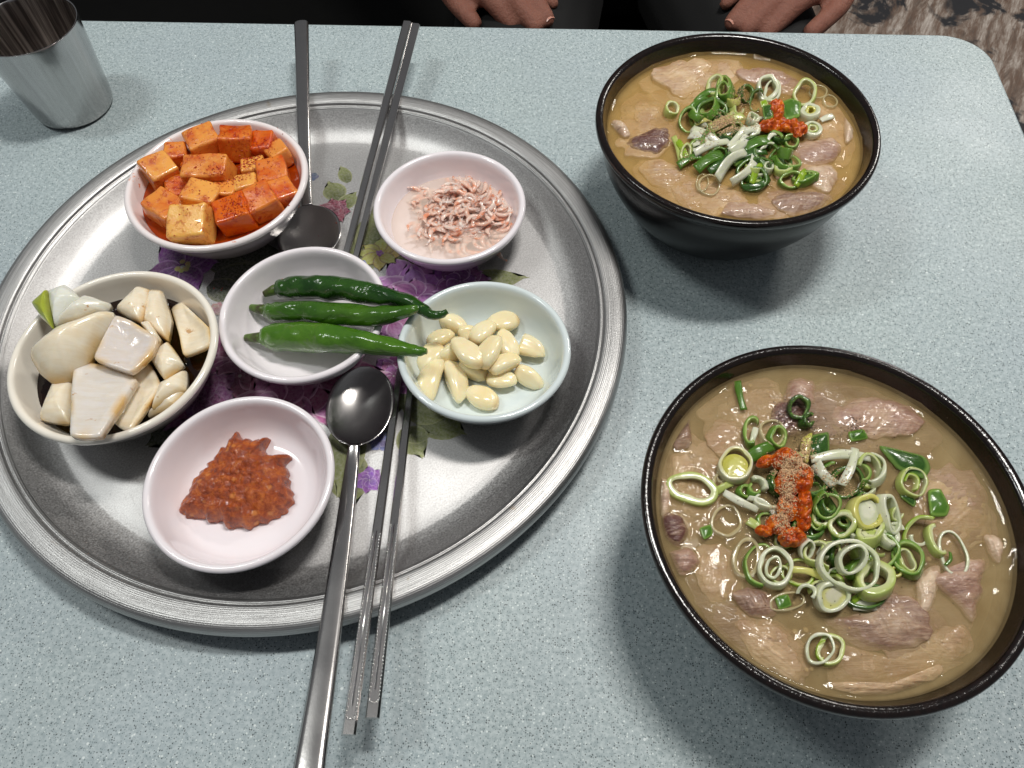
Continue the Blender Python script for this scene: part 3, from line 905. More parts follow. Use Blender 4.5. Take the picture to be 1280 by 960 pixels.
# ---- soybean paste
t = NT('seasoned_soybean_paste')
n1 = t.noise(220, 6, 0.7, 0.3); n2 = t.vor(260, 'F1', 'Color'); s2 = t.n.new('ShaderNodeSeparateColor'); t.t.links.new(n2, s2.inputs[0])
n3 = t.vor(260)
col = t.ramp(n1, (0.30, C(104, 34, 2)), (0.50, C(162, 68, 6)), (0.70, C(204, 108, 20)))
col = t.mix(t.math('MULTIPLY', t.ramp(s2.outputs[0], (0.80, 0.0), (0.84, 1.0)), t.ramp(n3, (0.25, 1.0), (0.5, 0.0))), col, C(206, 124, 48))
t.set(Base_Color=col, Roughness=0.24, Specular_IOR_Level=0.5, Subsurface_Weight=0.08, Subsurface_Radius=(0.002, 0.0008, 0.0003), Subsurface_Scale=1.0, Coat_Weight=0.4, Coat_Roughness=0.06)
t.bump(t.math('ADD', t.math('MULTIPLY', n1, 1.0), t.math('MULTIPLY', t.noise(800, 3, 0.75), 0.8)), 0.9, 0.0014)
M_PASTE = t.m
OUT = [(298.7, 544), (305, 551), (322, 550), (336, 553), (333, 560), (339.5, 571), (364.8, 572), (357, 581.4), (360, 595.5), (365.5, 616.6), (362.7, 636.3), (341.6, 650), (313.4, 657.4), (296.6, 660), (275.5, 654.5), (256, 649), (228.4, 644.7), (230.5, 633.5), (247.3, 599.7), (268.4, 575.8), (291, 552)]
O = resample([at(x, y, P_PAS.z + 0.0070) for x, y in OUT], 150); m0 = sum(O, Vector()) / 150
O = [m0 + (o - m0) * (1 + 0.10 * fbm((o.x, o.y, 1), 240, 4)) for o in O]
def ptop(p, t_):
    lump = fbm((p.x, p.y, 3.1), 95, 4) * 0.0014 + fbm((p.x, p.y, 9.3), 300, 3) * 0.0007 + lumps(p, 260) * 0.0026 + lumps(p, 600) * 0.0012
    ridge = -0.0022 * math.exp(-(((p.y - P_PAS.y) + 0.010 + 0.25 * (p.x - P_PAS.x)) / 0.0025) ** 2)
    return 0.0120 * (1 - t_ ** 4.5) ** 0.6 + (lump + ridge) * (1 - 0.5 * t_)
V, F, c = mound(O, ptop, lambda p, t_: -0.0014 - (0.0006 * (1 - t_)), 46, 150)
put('soybean_paste', V, F, M_PASTE, 'chunky red-brown seasoned soybean paste mound in the small white dish', 'paste')

# ---- green peppers
t = NT('green_pepper_skin')
co = t.randco(); oi = t.n.new('ShaderNodeObjectInfo')
col = t.mix(t.ramp(t.noise(45, 4, 0.6, 0.4, co), (0.35, 0.0), (0.7, 1.0)), t.mix(t.math('MULTIPLY', oi.outputs['Color'], 1.0), C(22, 60, 12), C(74, 124, 24)), t.mix(t.math('MULTIPLY', oi.outputs['Color'], 1.0), C(44, 84, 16), C(100, 146, 36)))
t.set(Base_Color=col, Roughness=0.20, Specular_IOR_Level=0.5, Coat_Weight=0.6, Coat_Roughness=0.05, Subsurface_Weight=0.05, Subsurface_Radius=(0.001, 0.002, 0.0005))
t.bump(t.math('ADD', t.noise(55, 3, 0.5, 0.8, co), t.math('MULTIPLY', t.noise(500, 2, 0.5, 0, co), 0.06)), 0.9, 0.0030)
M_PEP = t.m
t = NT('pepper_stem'); t.set(Base_Color=t.ramp(t.noise(150, 4), (0.35, C(52, 44, 18)), (0.6, C(84, 118, 36))), Roughness=0.4); M_STEM = t.m


def pepper(pts, rads, stem, label, z0, z1, seed):
    x0 = pts[0][0]; x1 = pts[-1][0]
    def zz(px): return z0 + (z1 - z0) * ((px - x0) / (x1 - x0))
    P = cat_rom([at(px, py, zz(px)) for px, py in pts], 9)
    rr = cat_rom([(r * mpp(pts[i][0], pts[i][1], zz(pts[i][0])) * 0.97, 0, 0) for i, r in enumerate(rads)], 9)
    R = [max(v.x, .0006) for v in rr]
    P = [P[0].lerp(P[1], -.25)] + P + [P[-1].lerp(P[-2], -.6)]; R = [R[0] * .55] + R + [R[-1] * .4]
    V, F = tube(P, R, 26, wrink=0.18, seed=seed)
    L = P[0].copy()
    root = empty('green_pepper', L, label, 'pepper', 'long green peppers')
    fo = obj('flesh', mesh('pepper_flesh', [v - L for v in V], F, M_PEP), root); tn = {3: 0.0, 12: 0.30, 23: 0.55}[seed]; fo.color = (tn, tn, tn, 1)
    sp = [at(px, py, zz(px) + 0.001) for px, py in stem]
    V, F = tube([P[1].lerp(P[0], .0), P[0].lerp(sp[-1], .2)] + cat_rom(sp[::-1], 4)[1:], [R[1] * .92, R[1] * .66] + [.0034 - .0016 * i / (4 * (len(sp) - 1)) for i in range(4 * (len(sp) - 1))], 14)
    obj('stem', mesh('pepper_stem', [v - L for v in V], F, M_STEM), root)


pepper([(348, 361), (362, 360), (390, 360), (424, 361), (466, 368), (506, 376), (527, 386), (541, 394), (552, 393), (559, 389)], [11, 14, 15.5, 15.5, 14, 10.5, 8, 6.5, 5, 3.6], [(330, 368), (337, 365), (344, 362)], 'darkest green pepper with a hooked tip reaching the garlic', .0215, .0470, 3)
pepper([(334, 388), (345, 390), (377, 390), (424, 393), (465, 396), (500, 391), (520, 386), (531, 384)], [9, 12.5, 14, 14.5, 14, 9.5, 5.5, 2.6], [(314, 384), (322, 386), (330, 387)], 'green pepper lying between the two other peppers', .0205, .0455, 12)
pepper([(330, 422), (342, 421), (377, 421), (424, 424), (471, 431), (506, 437), (524, 439), (533, 439)], [12, 16.5, 19, 18.5, 14, 9.5, 6.5, 4], [(307, 422), (316, 422), (326, 422)], 'brightest and thickest green pepper with a short green stem', .0195, .0450, 23)

# ---- garlic
t = NT('peeled_garlic')
co = t.randco()
col = t.mix(t.ramp(t.noise(60, 3, 0.5, 0, co), (0.3, 0.0), (0.7, 1.0)), C(244, 232, 196), C(238, 220, 170))
col = t.mix(t.ramp(t.noise(130, 4, 0.6, 0, t.scaled(1, 6, 6, co)), (0.55, 0.0), (0.72, 0.5)), col, C(248, 240, 216))
col = t.mix(1.0, col, t.attr(), 'MULTIPLY')
col = t.mix(t.ramp(t.noise(160, 4, 0.6, 0, co), (0.68, 0.0), (0.74, 0.35)), col, C(206, 172, 104))
t.set(Base_Color=col, Roughness=0.20, Specular_IOR_Level=0.5, Subsurface_Weight=0.4, Subsurface_Radius=(0.005, 0.0035, 0.0015), Subsurface_Scale=1.0, Coat_Weight=0.3, Coat_Roughness=0.07)
t.bump(t.noise(70, 3, 0.5, 0, co), 0.2, 0.0012)
M_GAR = t.m


def clove_mesh(L, W, seed, cut=False):
    r = random.Random(seed); P, R = [], []
    bend = r.uniform(0.05, 0.13) * L
    n = 16
    for i in range(n + 1):
        u = i / n; x = (u - 0.5) * L
        P.append(Vector((x, bend * (1 - (2 * u - 1) ** 2) - bend * .5, 0)))
        prof = math.sin(math.pi * (0.09 + 0.80 * u ** 0.78)) ** 0.75
        if u > 0.86: prof *= 1 - 0.62 * ((u - 0.86) / 0.14) ** 1.4
        if u < 0.06: prof *= 0.88
        R.append(W * 0.54 * prof)
    if cut: P = P[7:]; R = R[7:]
    V, F = tube(P, R, 24, flat=(1.0, 0.92))
    s = r.random() * 40; out = []; ph = r.random() * 6.28; fa = r.uniform(.10, .17)
    n0 = len(P)
    for i in range(n0):
        for k in range(24):
            a = 2 * math.pi * k / 24; q = V[i * 24 + k]; V[i * 24 + k] = P[i] + (q - P[i]) * (1 + fa * math.cos(3 * a + ph) - .06)
    for v in V:
        k = 1.0
        f = v.copy()
        f += noise.noise_vector(v * 90 + Vector((s, 0, 0))) * 0.0005
        out.append(f)
    cols = []
    for v in out:
        k = max(0, min(1, (-v.x / L - .40) / .08)) * .75
        cols.append((1 - .22 * k, 1 - .38 * k, 1 - .55 * k, 1))
    return mesh('garlic_clove', out, F, M_GAR, vcol=cols)


for i, (px, py, L, W, ang, z, cut) in enumerate([
        (628, 402, 40, 27, 5, .0175, 0), (565, 405, 42, 24, -35, .0185, 0), (552, 424, 34, 23, 20, .0185, 0), (562, 440, 32, 24, 35, .020, 0), (586, 417, 26, 20, 10, .0205, 0),
        (606, 417, 36, 27, 50, .0225, 0), (635, 431, 40, 26, -70, .0190, 0), (591, 463, 38, 26, -35, .0175, 0), (627, 476, 38, 24, -12, .0165, 0), (537, 448, 38, 28, 55, .0185, 0),
        (541, 476, 56, 28, 72, .0200, 0), (568, 477, 56, 26, -75, .0185, 0), (602, 496, 44, 29, -30, .0165, 0), (662, 472, 40, 25, -38, .0165, 0), (632, 456, 40, 24, 25, .0230, 0),
        (585, 440, 52, 28, -50, .0275, 0), (614, 440, 44, 29, 62, .0275, 0), (655, 434, 56, 27, -28, .0160, 1)]):
    s = mpp(px, py, z)
    W = W * s; L = L * s * (1.0 + 0.12 * abs(math.sin(math.radians(ang))))
    lb = 'cut half clove of garlic lying apart in the pale blue-green dish' if cut else ('peeled garlic clove lying on top of the garlic pile' if z > .022 else 'peeled garlic clove at the bottom of the garlic pile' if z > .0167 else 'peeled garlic clove lying flat at the edge of the pile')
    flip = math.pi if i % 3 == 0 else 0
    obj('garlic_clove', clove_mesh(L, W, i + 5, cut), None, at(px, py, z), (RND.uniform(-.35, .35) + 0, RND.uniform(-.15, .15), math.radians(ang) + flip), lb, 'garlic', 'peeled garlic cloves')

# ================================================================== SOUP BOWLS
t = NT('brown_earthenware_glaze')
n1 = t.noise(420, 4, 0.7)
t.set(Base_Color=t.mix(t.ramp(n1, (0.4, 0.0), (0.75, 1.0)), C(14, 8, 7), C(30, 18, 15)), Roughness=0.14, Specular_IOR_Level=0.5, Coat_Weight=0.15, Coat_Roughness=0.08)
t.bump(t.math('ADD', t.noise(700, 3, 0.6), t.math('MULTIPLY', t.noise(90, 3), 0.8)), 0.22, 0.0006)
M_GLAZE = t.m
t = NT('black_earthenware_side')
t.set(Base_Color=t.mix(t.noise(60, 4), C(14, 13, 13), C(24, 22, 22)), Roughness=0.26, Specular_IOR_Level=0.38)
t.bump(t.noise(500, 3), 0.08, 0.0005)
M_SIDE = t.m
BOWL = [(0, 0.004), (0.040, 0.0035), (0.043, 0.0), (0.0475, 0.0), (0.0500, 0.0025), (0.0585, 0.0110), (0.0685, 0.0250), (0.0765, 0.0400), (0.0810, 0.0530), (0.0828, 0.0620), (0.0830, 0.0660), (0.0838, 0.0678),
        (0.0858, 0.0692), (0.0869, 0.0715), (0.0869, 0.0738), (0.0858, 0.0752), (0.0838, 0.0752), (0.0822, 0.0742), (0.0812, 0.0715), (0.0800, 0.0680), (0.0782, 0.0630), (0.0745, 0.0540), (0.0680, 0.0400), (0.0580, 0.0240), (0.0460, 0.0130), (0.0300, 0.0095), (0, 0.0090)]
BIN = BOWL[17:]


def wall_r(z):
    for (r1, z1), (r2, z2) in zip(BIN, BIN[1:]):
        if z2 <= z <= z1: return r2 + (r1 - r2) * (z - z2) / (z1 - z2)
    return 0.08


def bowl(xy, label):
    V, F, fr = lathe(BOWL, 128, 4, wob=0.004, seed=xy[0] * 50)
    # inside and lip are glazed brown, the outside below the lip is near black
    fm = []; n = 128
    for i, f in enumerate(F):
        z = sum(V[k][2] for k in f) / len(f)
        inside = i > len(F) * 0.475
        fm.append(0 if inside else 1)
    return obj('soup_bowl', mesh('soup_bowl', V, F, mats=[M_GLAZE, M_SIDE], fmat=fm), None, (xy[0], xy[1], 0.0004), None, label, 'bowl', 'earthenware soup bowls')


BN = Vector((0.1435, 0.1159, 0)); BF = Vector((0.1444, 0.3694, 0))
bowl(BN, 'dark earthenware soup bowl whose red paste is dusted with ground pepper')
bowl(BF, 'dark earthenware soup bowl next to the table edge by the seated person')

# scallions
t = NT('scallion')
co = t.randco()
st = t.noise(60, 4, 0.6, 0.0, t.scaled(1, 1, 9, co))
col = t.mix(t.ramp(st, (0.38, 0.0), (0.66, 0.5)), t.attr(), t.mix(1.0, t.attr(), (0.72, 0.82, 0.55, 1), 'MULTIPLY'))
t.set(Base_Color=col, Roughness=0.22, Specular_IOR_Level=0.5, Subsurface_Weight=0.3, Subsurface_Radius=(0.0018, 0.002, 0.0009), Subsurface_Scale=1.0, Coat_Weight=0.3, Coat_Roughness=0.05, Alpha=0.84)
t.bump(t.noise(350, 3, 0.6, 0, co), 0.3, 0.0007)
M_SC = t.m
t = NT('scallion_translucent')
t.set(Base_Color=t.attr(), Roughness=0.12, Alpha=0.55, Coat_Weight=0.5, Coat_Roughness=0.05)
M_SCT = t.m
KIND = {'white': (C(232, 232, 210), C(212, 216, 188)), 'pale': (C(192, 204, 120), C(226, 226, 186)), 'green': (C(104, 146, 54), C(180, 200, 120)), 'dark': (C(56, 94, 36), C(116, 148, 74)),
        'lime': (C(146, 178, 36), C(214, 220, 150)), 'core': (C(226, 220, 196), C(222, 216, 150)), 'yellow': (C(222, 216, 130), C(206, 198, 96)), 'clear': (C(214, 204, 164), C(190, 172, 122)), 'leaf': (C(82, 124, 42), C(126, 162, 72))}
WORDS = {'white': 'white scallion ring', 'pale': 'pale green scallion ring', 'green': 'green scallion ring', 'dark': 'dark green scallion ring', 'lime': 'lime green scallion ring', 'core': 'thick white scallion ring', 'yellow': 'yellowish scallion slice', 'clear': 'see-through scallion ring', 'leaf': 'green scallion leaf piece'}
ITEMS = {'near': [], 'far': []}
WHERE = {'near': 'in the bowl with pepper-dusted paste', 'far': 'in the bowl by the table edge'}
GRP = {'near': 'scallion pieces in the pepper-dusted bowl', 'far': 'scallion pieces in the bowl by the table edge'}
ZB = {'near': 0.0664, 'far': 0.0654}


def ring(b, cx, cy, rx, ry, rot=0, wall=3.2, h=3.2, lift=0.6, kind='white', tilt=10, arc=(0, 360), inner=None, name=None):
    z = ZB[b] + (lift - h * 0.5) / 1000
    h = h * (1.15 if lift > .9 else .9) / 1000; wall *= 1.12
    c = at(cx, cy, z + h); s = mpp(cx, cy, z + h); w = wall * s
    r_ = math.radians(rot); a0, a1 = arc; full = abs(a1 - a0) >= 359
    n = max(10, int(44 * abs(a1 - a0) / 360)); sd = RND.random() * 60
    ax = Vector((math.cos(sd * 7), math.sin(sd * 7), 0)); Q = Matrix.Rotation(math.radians(tilt), 3, ax)
    co_, ci_ = KIND[kind]
    V, F, cols = [], [], []
    cnt = n if full else n + 1
    for k in range(cnt):
        a = math.radians(a0 + (a1 - a0) * k / n)
        e = 1 + 0.14 * noise.noise(Vector((math.cos(a) * 1.1, math.sin(a) * 1.1, sd)))
        x = rx * e * math.cos(a); y = ry * e * math.sin(a)
        p = at(cx + x * math.cos(r_) - y * math.sin(r_), cy + x * math.sin(r_) + y * math.cos(r_), z + h) - c
        p.z = 0; rl = p.length; u = p.normalized()
        hv = 1 + 0.35 * noise.noise(Vector((math.cos(a) * .8, math.sin(a) * .8, sd + 20)))
        ww = w * (1 + 0.45 * noise.noise(Vector((math.cos(a), math.sin(a), sd + 9))))
        sp = 0.0 if full else 0.0012 * (k / n - .5)
        for dr, dz, col in ((0, 0.05, co_), (0, 0.95, co_), (0.09, 1.0, co_), (0.91, 1.0, ci_), (1, 0.95, ci_), (1, 0.05, ci_), (0.91, 0, ci_), (0.09, 0, co_)):
            flare = 1 + 0.05 * (0.5 - dz)
            v = u * (rl * flare - ww * dr); v.z = (dz - 0.5) * h * hv + sp
            V.append(c + Q @ v + Vector((0, 0, -h * 0.5))); cols.append(col)
    for k in range(n):
        k2 = (k + 1) % cnt
        for j in range(8):
            j2 = (j + 1) % 8; F.append((k * 8 + j, k * 8 + j2, k2 * 8 + j2, k2 * 8 + j))
    if not full:
        F.append(tuple(reversed(range(8)))); F.append(tuple(range(n * 8, n * 8 + 8)))
    nm = 'scallion_ring'
    W, c0 = local(V)
    sz = rx * s * 1000
    adj = ('small ' if sz < 6.5 else 'large ' if sz > 9.5 else '') + ('' if full else 'open ')
    o = obj(nm, mesh(nm, W, F, M_SCT if kind == 'clear' else M_SC, vcol=cols), None, c0, None, adj + WORDS[kind] + ' ' + WHERE[b], 'scallion', GRP[b])
    ITEMS[b].append((c.x, c.y, max(rx, ry) * s, lift, rx * s))
    if inner:
        k2, f = inner
        if f > 0:
            Vi, Fi = disc(min(rx, ry) * s * f, 26, 5, lambda x, y: 0.0006 - 0.0005 * ((x * x + y * y) / (min(rx, ry) * s * f) ** 2) + 0.0002 * noise.noise(Vector((x * 500, y * 500, sd))))
            cc = [KIND[k2][0] if i < 60 else KIND[k2][1] for i in range(len(Vi))]
            wob = Matrix.Rotation(math.radians(tilt), 3, ax)
            obj('core', mesh('scallion_core', [wob @ v for v in Vi], Fi, M_SC, vcol=cc), o, (c.x - c0.x, c.y - c0.y, c.z - c0.z - h * 0.3))
    return o


def ribbon(b, p0, p1, wpx, lift=3, arch=2.0, kind='white', curl=0.0, twist=20):
    z = ZB[b] + lift / 1000
    A, B = at(*p0, z), at(*p1, z); d = (B - A); L = d.length; d /= L; s = Vector((-d.y, d.x, 0)); w = wpx * mpp(p0[0], p0[1], z) * 0.5
    n = 14; V, F, cols = [], [], []; co_, ci_ = KIND[kind]; sd = RND.random() * 40; th = 0.00022
    for i in range(n + 1):
        u = i / n; c = A + d * (L * u) + s * (curl / 1000 * math.sin(math.pi * u)); c.z += arch / 1000 * math.sin(math.pi * u) - 0.0004
        tw = math.radians(twist) * (1 + 0.5 * math.sin(u * 3 + sd)); sd_ = s * math.cos(tw) + Vector((0, 0, 1)) * math.sin(tw); nn = d.cross(sd_)
        ww = w * (1 + 0.10 * math.sin(u * 6 + sd))
        for q, e in ((-1, 1), (-.4, 1.5), (.4, 1.5), (1, 1), (1, -1), (.4, -.6), (-.4, -.6), (-1, -1)):
            V.append(c + sd_ * (ww * q) + nn * (th * e + 0.0001 * (1 - q * q))); cols.append(co_ if e > 0 else ci_)
    for i in range(n):
        for j in range(8):
            j2 = (j + 1) % 8; F.append((i * 8 + j, i * 8 + j2, (i + 1) * 8 + j2, (i + 1) * 8 + j))
    F.append(tuple(reversed(range(8)))); F.append(tuple(range(n * 8, n * 8 + 8)))
    m_ = (A + B) / 2; ITEMS[b].append((m_.x, m_.y, L * .4, lift, w))
    return put('scallion_strip', V, F, M_SC, WORDS[kind].replace('ring', 'strip').replace('slice', 'strip') + ' ' + WHERE[b], 'scallion', GRP[b], cols)


def chip(b, pts, lift=1.5, bow=1.5, kind='leaf', th=0.0008):
    z = ZB[b] + lift / 1000
    O = [at(x, y, z) for x, y in pts]; Q = []
    for i, p in enumerate(O):
        Q += [p.lerp(O[i - 1], .14), p.lerp(O[(i + 1) % len(O)], .14)]
    sd = RND.random() * 40
    def top(p, t_): return bow / 1000 * (1 - t_ * t_) + 0.0005 * noise.noise(Vector((p.x * 200, p.y * 200, sd)))
    V, F, c = mound(Q, top, lambda p, t_: top(p, t_) - th, 7, 36)
    co_, ci_ = KIND[kind]; n1 = len(V) // 2
    cols = [co_ if (i % n1) < 1 + 36 * 5 else ci_ for i in range(len(V))]
    ITEMS[b].append((c.x, c.y, (O[0] - c).length, lift, (O[0] - c).length))
    return put('scallion_leaf', V, F, M_SC, WORDS[kind].replace('ring', 'petal') + ' ' + WHERE[b], 'scallion', GRP[b], cols)


# ---- near bowl scallions; bottom of the heap first
b = 'near'
for a in [(1040, 660, 26, 22, 0, 4, 4, 1, 'dark', 15), (1065, 690, 30, 24, 10, 4, 4, 1, 'dark', 12), (1100, 690, 26, 24, 0, 4, 4, 1, 'green', 15), (1010, 660, 22, 18, 0, 4, 4, 1, 'dark', 18), (1000, 715, 22, 18, 0, 3, 3, .5, 'lime', 10),
          (1085, 745, 26, 18, 0, 4, 4, .8, 'dark', 12), (1060, 600, 22, 20, 0, 4, 4, 1.2, 'dark', 20), (985, 600, 26, 20, 0, 4, 4, 1, 'dark', 15), (1015, 605, 20, 18, 0, 4, 4, 1, 'dark', 20), (990, 650, 24, 22, 0, 5, 4, 1, 'dark', 14)]:
    ring(b, *a)
ring(b, 920, 580, 21.5, 23, 0, 4.5, 4, 2.2, 'core', 6, inner=('yellow', .74))
ring(b, 866, 610, 33, 19, 16, 8.5, 3, .7, 'pale', 5)
ring(b, 908, 651, 20, 21, 0, 3.2, 2.0, .2, 'clear', 3)
ring(b, 934, 697, 18, 26, 8, 4.5, 2.5, .4, 'clear', 5)
ring(b, 952, 706, 22, 28, 5, 3.0, 3, .8, 'green', 12, (80, 300))
ring(b, 970, 708, 22.5, 26.5, -8, 4.6, 3.2, 2.6, 'white', 12)
ring(b, 968, 708, 10.5, 14.5, 10, 3.2, 3, 2.8, 'white', 14)
ring(b, 977, 718, 14, 12, 10, 2.4, 2.4, 1.2, 'pale', 14)
ring(b, 1022, 690, 16, 16, 0, 3.2, 3, 4.0, 'pale', 25, (60, 330))
ring(b, 1010, 685, 9, 12, 0, 2.5, 3, 4.0, 'white', 30)
ring(b, 1056, 654, 17, 17, 0, 6.0, 4, 4.4, 'pale', 25)
ring(b, 1036, 631, 17, 16, 0, 3.2, 4, 4.6, 'green', 18)
ring(b, 1026, 626, 8, 14, 20, 2.4, 4, 4.8, 'green', 35, (20, 300))
ring(b, 1022, 642, 10, 20, -25, 3.2, 5, 3.4, 'green', 40, (60, 260))
ring(b, 1085, 638, 23, 21, 15, 5.0, 5, 5.0, 'yellow', 18, inner=('white', .86))
ring(b, 1090, 664, 15, 24, 35, 5.5, 5, 4.2, 'pale', 30, inner=('pale', .75))
ring(b, 1113, 641, 12, 27, -24, 5, 5, 4.0, 'white', 28)
ring(b, 1122, 640, 9, 10, 0, 2.4, 3, 3.2, 'pale', 20, (0, 250))
ring(b, 1113, 668, 13, 17, 0, 6, 4, 1.6, 'white', 20)
ring(b, 1097, 724, 25, 27, 10, 9, 5, 4.2, 'pale', 22)
ring(b, 1042, 744, 22, 20, 10, 4.5, 5, 3.6, 'white', 16, inner=('core', .88))
ring(b, 1010, 740, 13, 12, 0, 4, 4, 3.4, 'white', 25, (180, 400))
ring(b, 1029, 735, 18, 12, 0, 3, 3, 2.6, 'pale', 20, (150, 360))
ring(b, 1064, 705, 40, 32, 24, 4.2, 3.4, 8.2, 'white', 7)
ring(b, 1068, 697, 19.5, 17, -40, 4.2, 5, 9.6, 'white', 16)
ring(b, 1040, 693, 14, 17, 0, 2.6, 3, 5.2, 'pale', 22, (100, 380))
ring(b, 1153, 664, 22, 20, -20, 4.5, 4, 1.2, 'lime', 18, (150, 330))
ring(b, 1152, 668, 15, 13, 0, 3, 2.4, .4, 'white', 10, (20, 180))
ring(b, 1139, 697, 18, 25, -24, 4.5, 4.5, 1.5, 'green', 25)
ring(b, 1134, 700, 11, 17, -24, 3.2, 3, 1.2, 'pale', 15)
ring(b, 1193, 693, 17, 31, -24, 3.2, 2.6, .6, 'white', 6)
ring(b, 1172, 674, 12, 22, -22, 5.5, 3, 1.0, 'pale', 15, (70, 290))
ring(b, 1143, 601, 20, 18.5, 10, 3.0, 3.2, 1.4, 'pale', 12)
ring(b, 1139, 603, 12, 13, 10, 3.0, 3.2, 1.0, 'lime', 20, (180, 400))
ring(b, 1086, 588, 19, 22, 0, 4.2, 4, 2.2, 'pale', 20, (200, 470))
ring(b, 1093, 585, 16, 23, 0, 3.6, 4, 3.0, 'white', 24, (230, 460))
ring(b, 1072, 590, 18, 20, 0, 4, 4, 2.6, 'green', 25, (250, 440))
ring(b, 1000, 506, 14, 14, 0, 4, 5, 2.2, 'dark', 22)
ring(b, 1010, 524, 9, 9, 0, 3.5, 4, 1.4, 'dark', 25, (0, 300))
ring(b, 966, 540, 17, 18, 0, 3, 3, .8, 'clear', 8)
ring(b, 972, 544, 12, 14, -10, 3.4, 4, 1.2, 'green', 25)
ring(b, 941, 537, 11, 20, 6, 4, 4, 1.0, 'green', 18, (60, 320))
ring(b, 948, 606, 14, 14, 0, 5, 3, 3.6, 'white', 26, (250, 380))
ring(b, 965, 625, 22, 12, 0, 3, 3, 3.0, 'white', 18, (40, 220))
ring(b, 932, 613, 11, 9, 0, 3.4, 3, 1.2, 'green', 25)
ring(b, 943, 612, 9, 10, 0, 3, 3, 1.6, 'green', 30, (0, 250))
ring(b, 990, 572, 14, 10, 0, 2.6, 4, 3.2, 'pale', 30, (170, 370))
ring(b, 1026, 811, 18, 21, 14, 3.2, 3, 1.0, 'white', 10)
ring(b, 1040, 812, 18, 20, 10, 4.2, 3.2, .6, 'pale', 12)
ring(b, 1030, 812, 9, 13, 20, 3, 2.6, .8, 'lime', 12, (60, 260))
ring(b, 898, 602, 8, 12, 20, 4, 2.5, .6, 'clear', 12)
ring(b, 984, 752, 24, 12, -10, 3, 2, .2, 'clear', 5)
ring(b, 903, 588, 7, 15, 10, 3, 2, .2, 'clear', 5)
ring(b, 1120, 715, 9, 7, 0, 3, 3, .8, 'yellow', 12)
for p0, p1, w, l, ar, k, cu, tw in [((905, 615), (948, 637), 9, 3.2, 1.2, 'white', -1, 12), ((935, 622), (970, 645), 7, 3.6, 1.2, 'white', 2, 25), ((1014, 574), (1088, 572), 11, 4.4, 2.0, 'white', 1.5, 10), ((1069, 560), (1052, 606), 10, 6.2, 1.5, 'white', 1, 20),
                                    ((1020, 578), (1044, 606), 13, 3.8, 2, 'white', -2, 25), ((922, 476), (930, 512), 8, .9, .4, 'leaf', -.5, 10), ((936, 572), (966, 556), 15, 2.4, 2, 'leaf', 0, 5), ((896, 614), (915, 603), 9, 1.4, 1, 'pale', 0, 15),
                                    ((985, 712), (1030, 722), 9, 3.6, 1.2, 'yellow', 1, 15), ((1065, 752), (1090, 735), 9, 2.4, 1, 'lime', 0, 15), ((1066, 757), (1096, 758), 11, 1.6, 1, 'white', 0, 10), ((945, 534), (940, 552), 7, 1.6, 1, 'white', 0, 10),
                                    ((1188, 690), (1182, 706), 4, 2, .5, 'leaf', 1, 10), ((1040, 672), (1075, 668), 8, 2.6, 2, 'leaf', 0, 12), ((1112, 672), (1122, 710), 7, 2.0, 2, 'green', 1, 25), ((935, 650), (958, 668), 10, 2.0, 1, 'pale', 0, 10)]:
    ribbon(b, p0, p1, w, l, ar, k, cu, tw)
chip(b, [(1097, 556), (1157, 570), (1164, 586), (1155, 599), (1122, 586)], 1.4, 2.0, 'dark')
chip(b, [(1160, 612), (1176, 611), (1187, 634), (1184, 645), (1163, 645)], 1.2, 1.2, 'leaf')
chip(b, [(1124, 610), (1146, 626), (1143, 634), (1126, 622)], .6, 1.0, 'dark')
chip(b, [(1008, 546), (1036, 539), (1037, 566), (1024, 580), (1010, 566)], 3.4, 2.5, 'dark')
chip(b, [(874, 660), (890, 655), (891, 668), (880, 675)], .8, .8, 'leaf')
chip(b, [(968, 745), (985, 742), (990, 757), (974, 763)], .6, 1, 'leaf')
chip(b, [(1060, 540), (1080, 536), (1086, 548), (1064, 552)], .6, 1.4, 'leaf')
chip(b, [(1002, 548), (1016, 540), (1010, 580), (1000, 572)], 4.2, 1.0, 'yellow')

RH = random.Random(21)
for k in range(26):
    a = RH.uniform(0, 6.28); q = math.sqrt(RH.random())
    ring('near', 1040 + 82 * q * math.cos(a), 655 + 78 * q * math.sin(a), RH.uniform(10, 19), RH.uniform(9, 17), RH.uniform(-40, 40), RH.uniform(2.6, 4.5), RH.uniform(3, 4.6), RH.uniform(.6, 3.2) * (1.3 - q), RH.choice(['green', 'dark', 'lime', 'pale', 'green', 'white', 'pale']), RH.uniform(5, 35), RH.choice([(0, 360), (0, 360), (30, 290), (100, 330)]))
for k in range(36):
    a = RH.uniform(0, 6.28); q = math.sqrt(RH.random())
    ring('far', 930 + 66 * q * math.cos(a), 172 + 52 * q * math.sin(a), RH.uniform(8, 14), RH.uniform(6, 11), RH.uniform(-40, 40), RH.uniform(2.4, 3.8), RH.uniform(3, 4.6), RH.uniform(.6, 4.0) * (1.3 - q), RH.choice(['green', 'dark', 'leaf', 'pale', 'green', 'white', 'dark']), RH.uniform(8, 40), RH.choice([(0, 360), (0, 360), (30, 290), (100, 330)]))

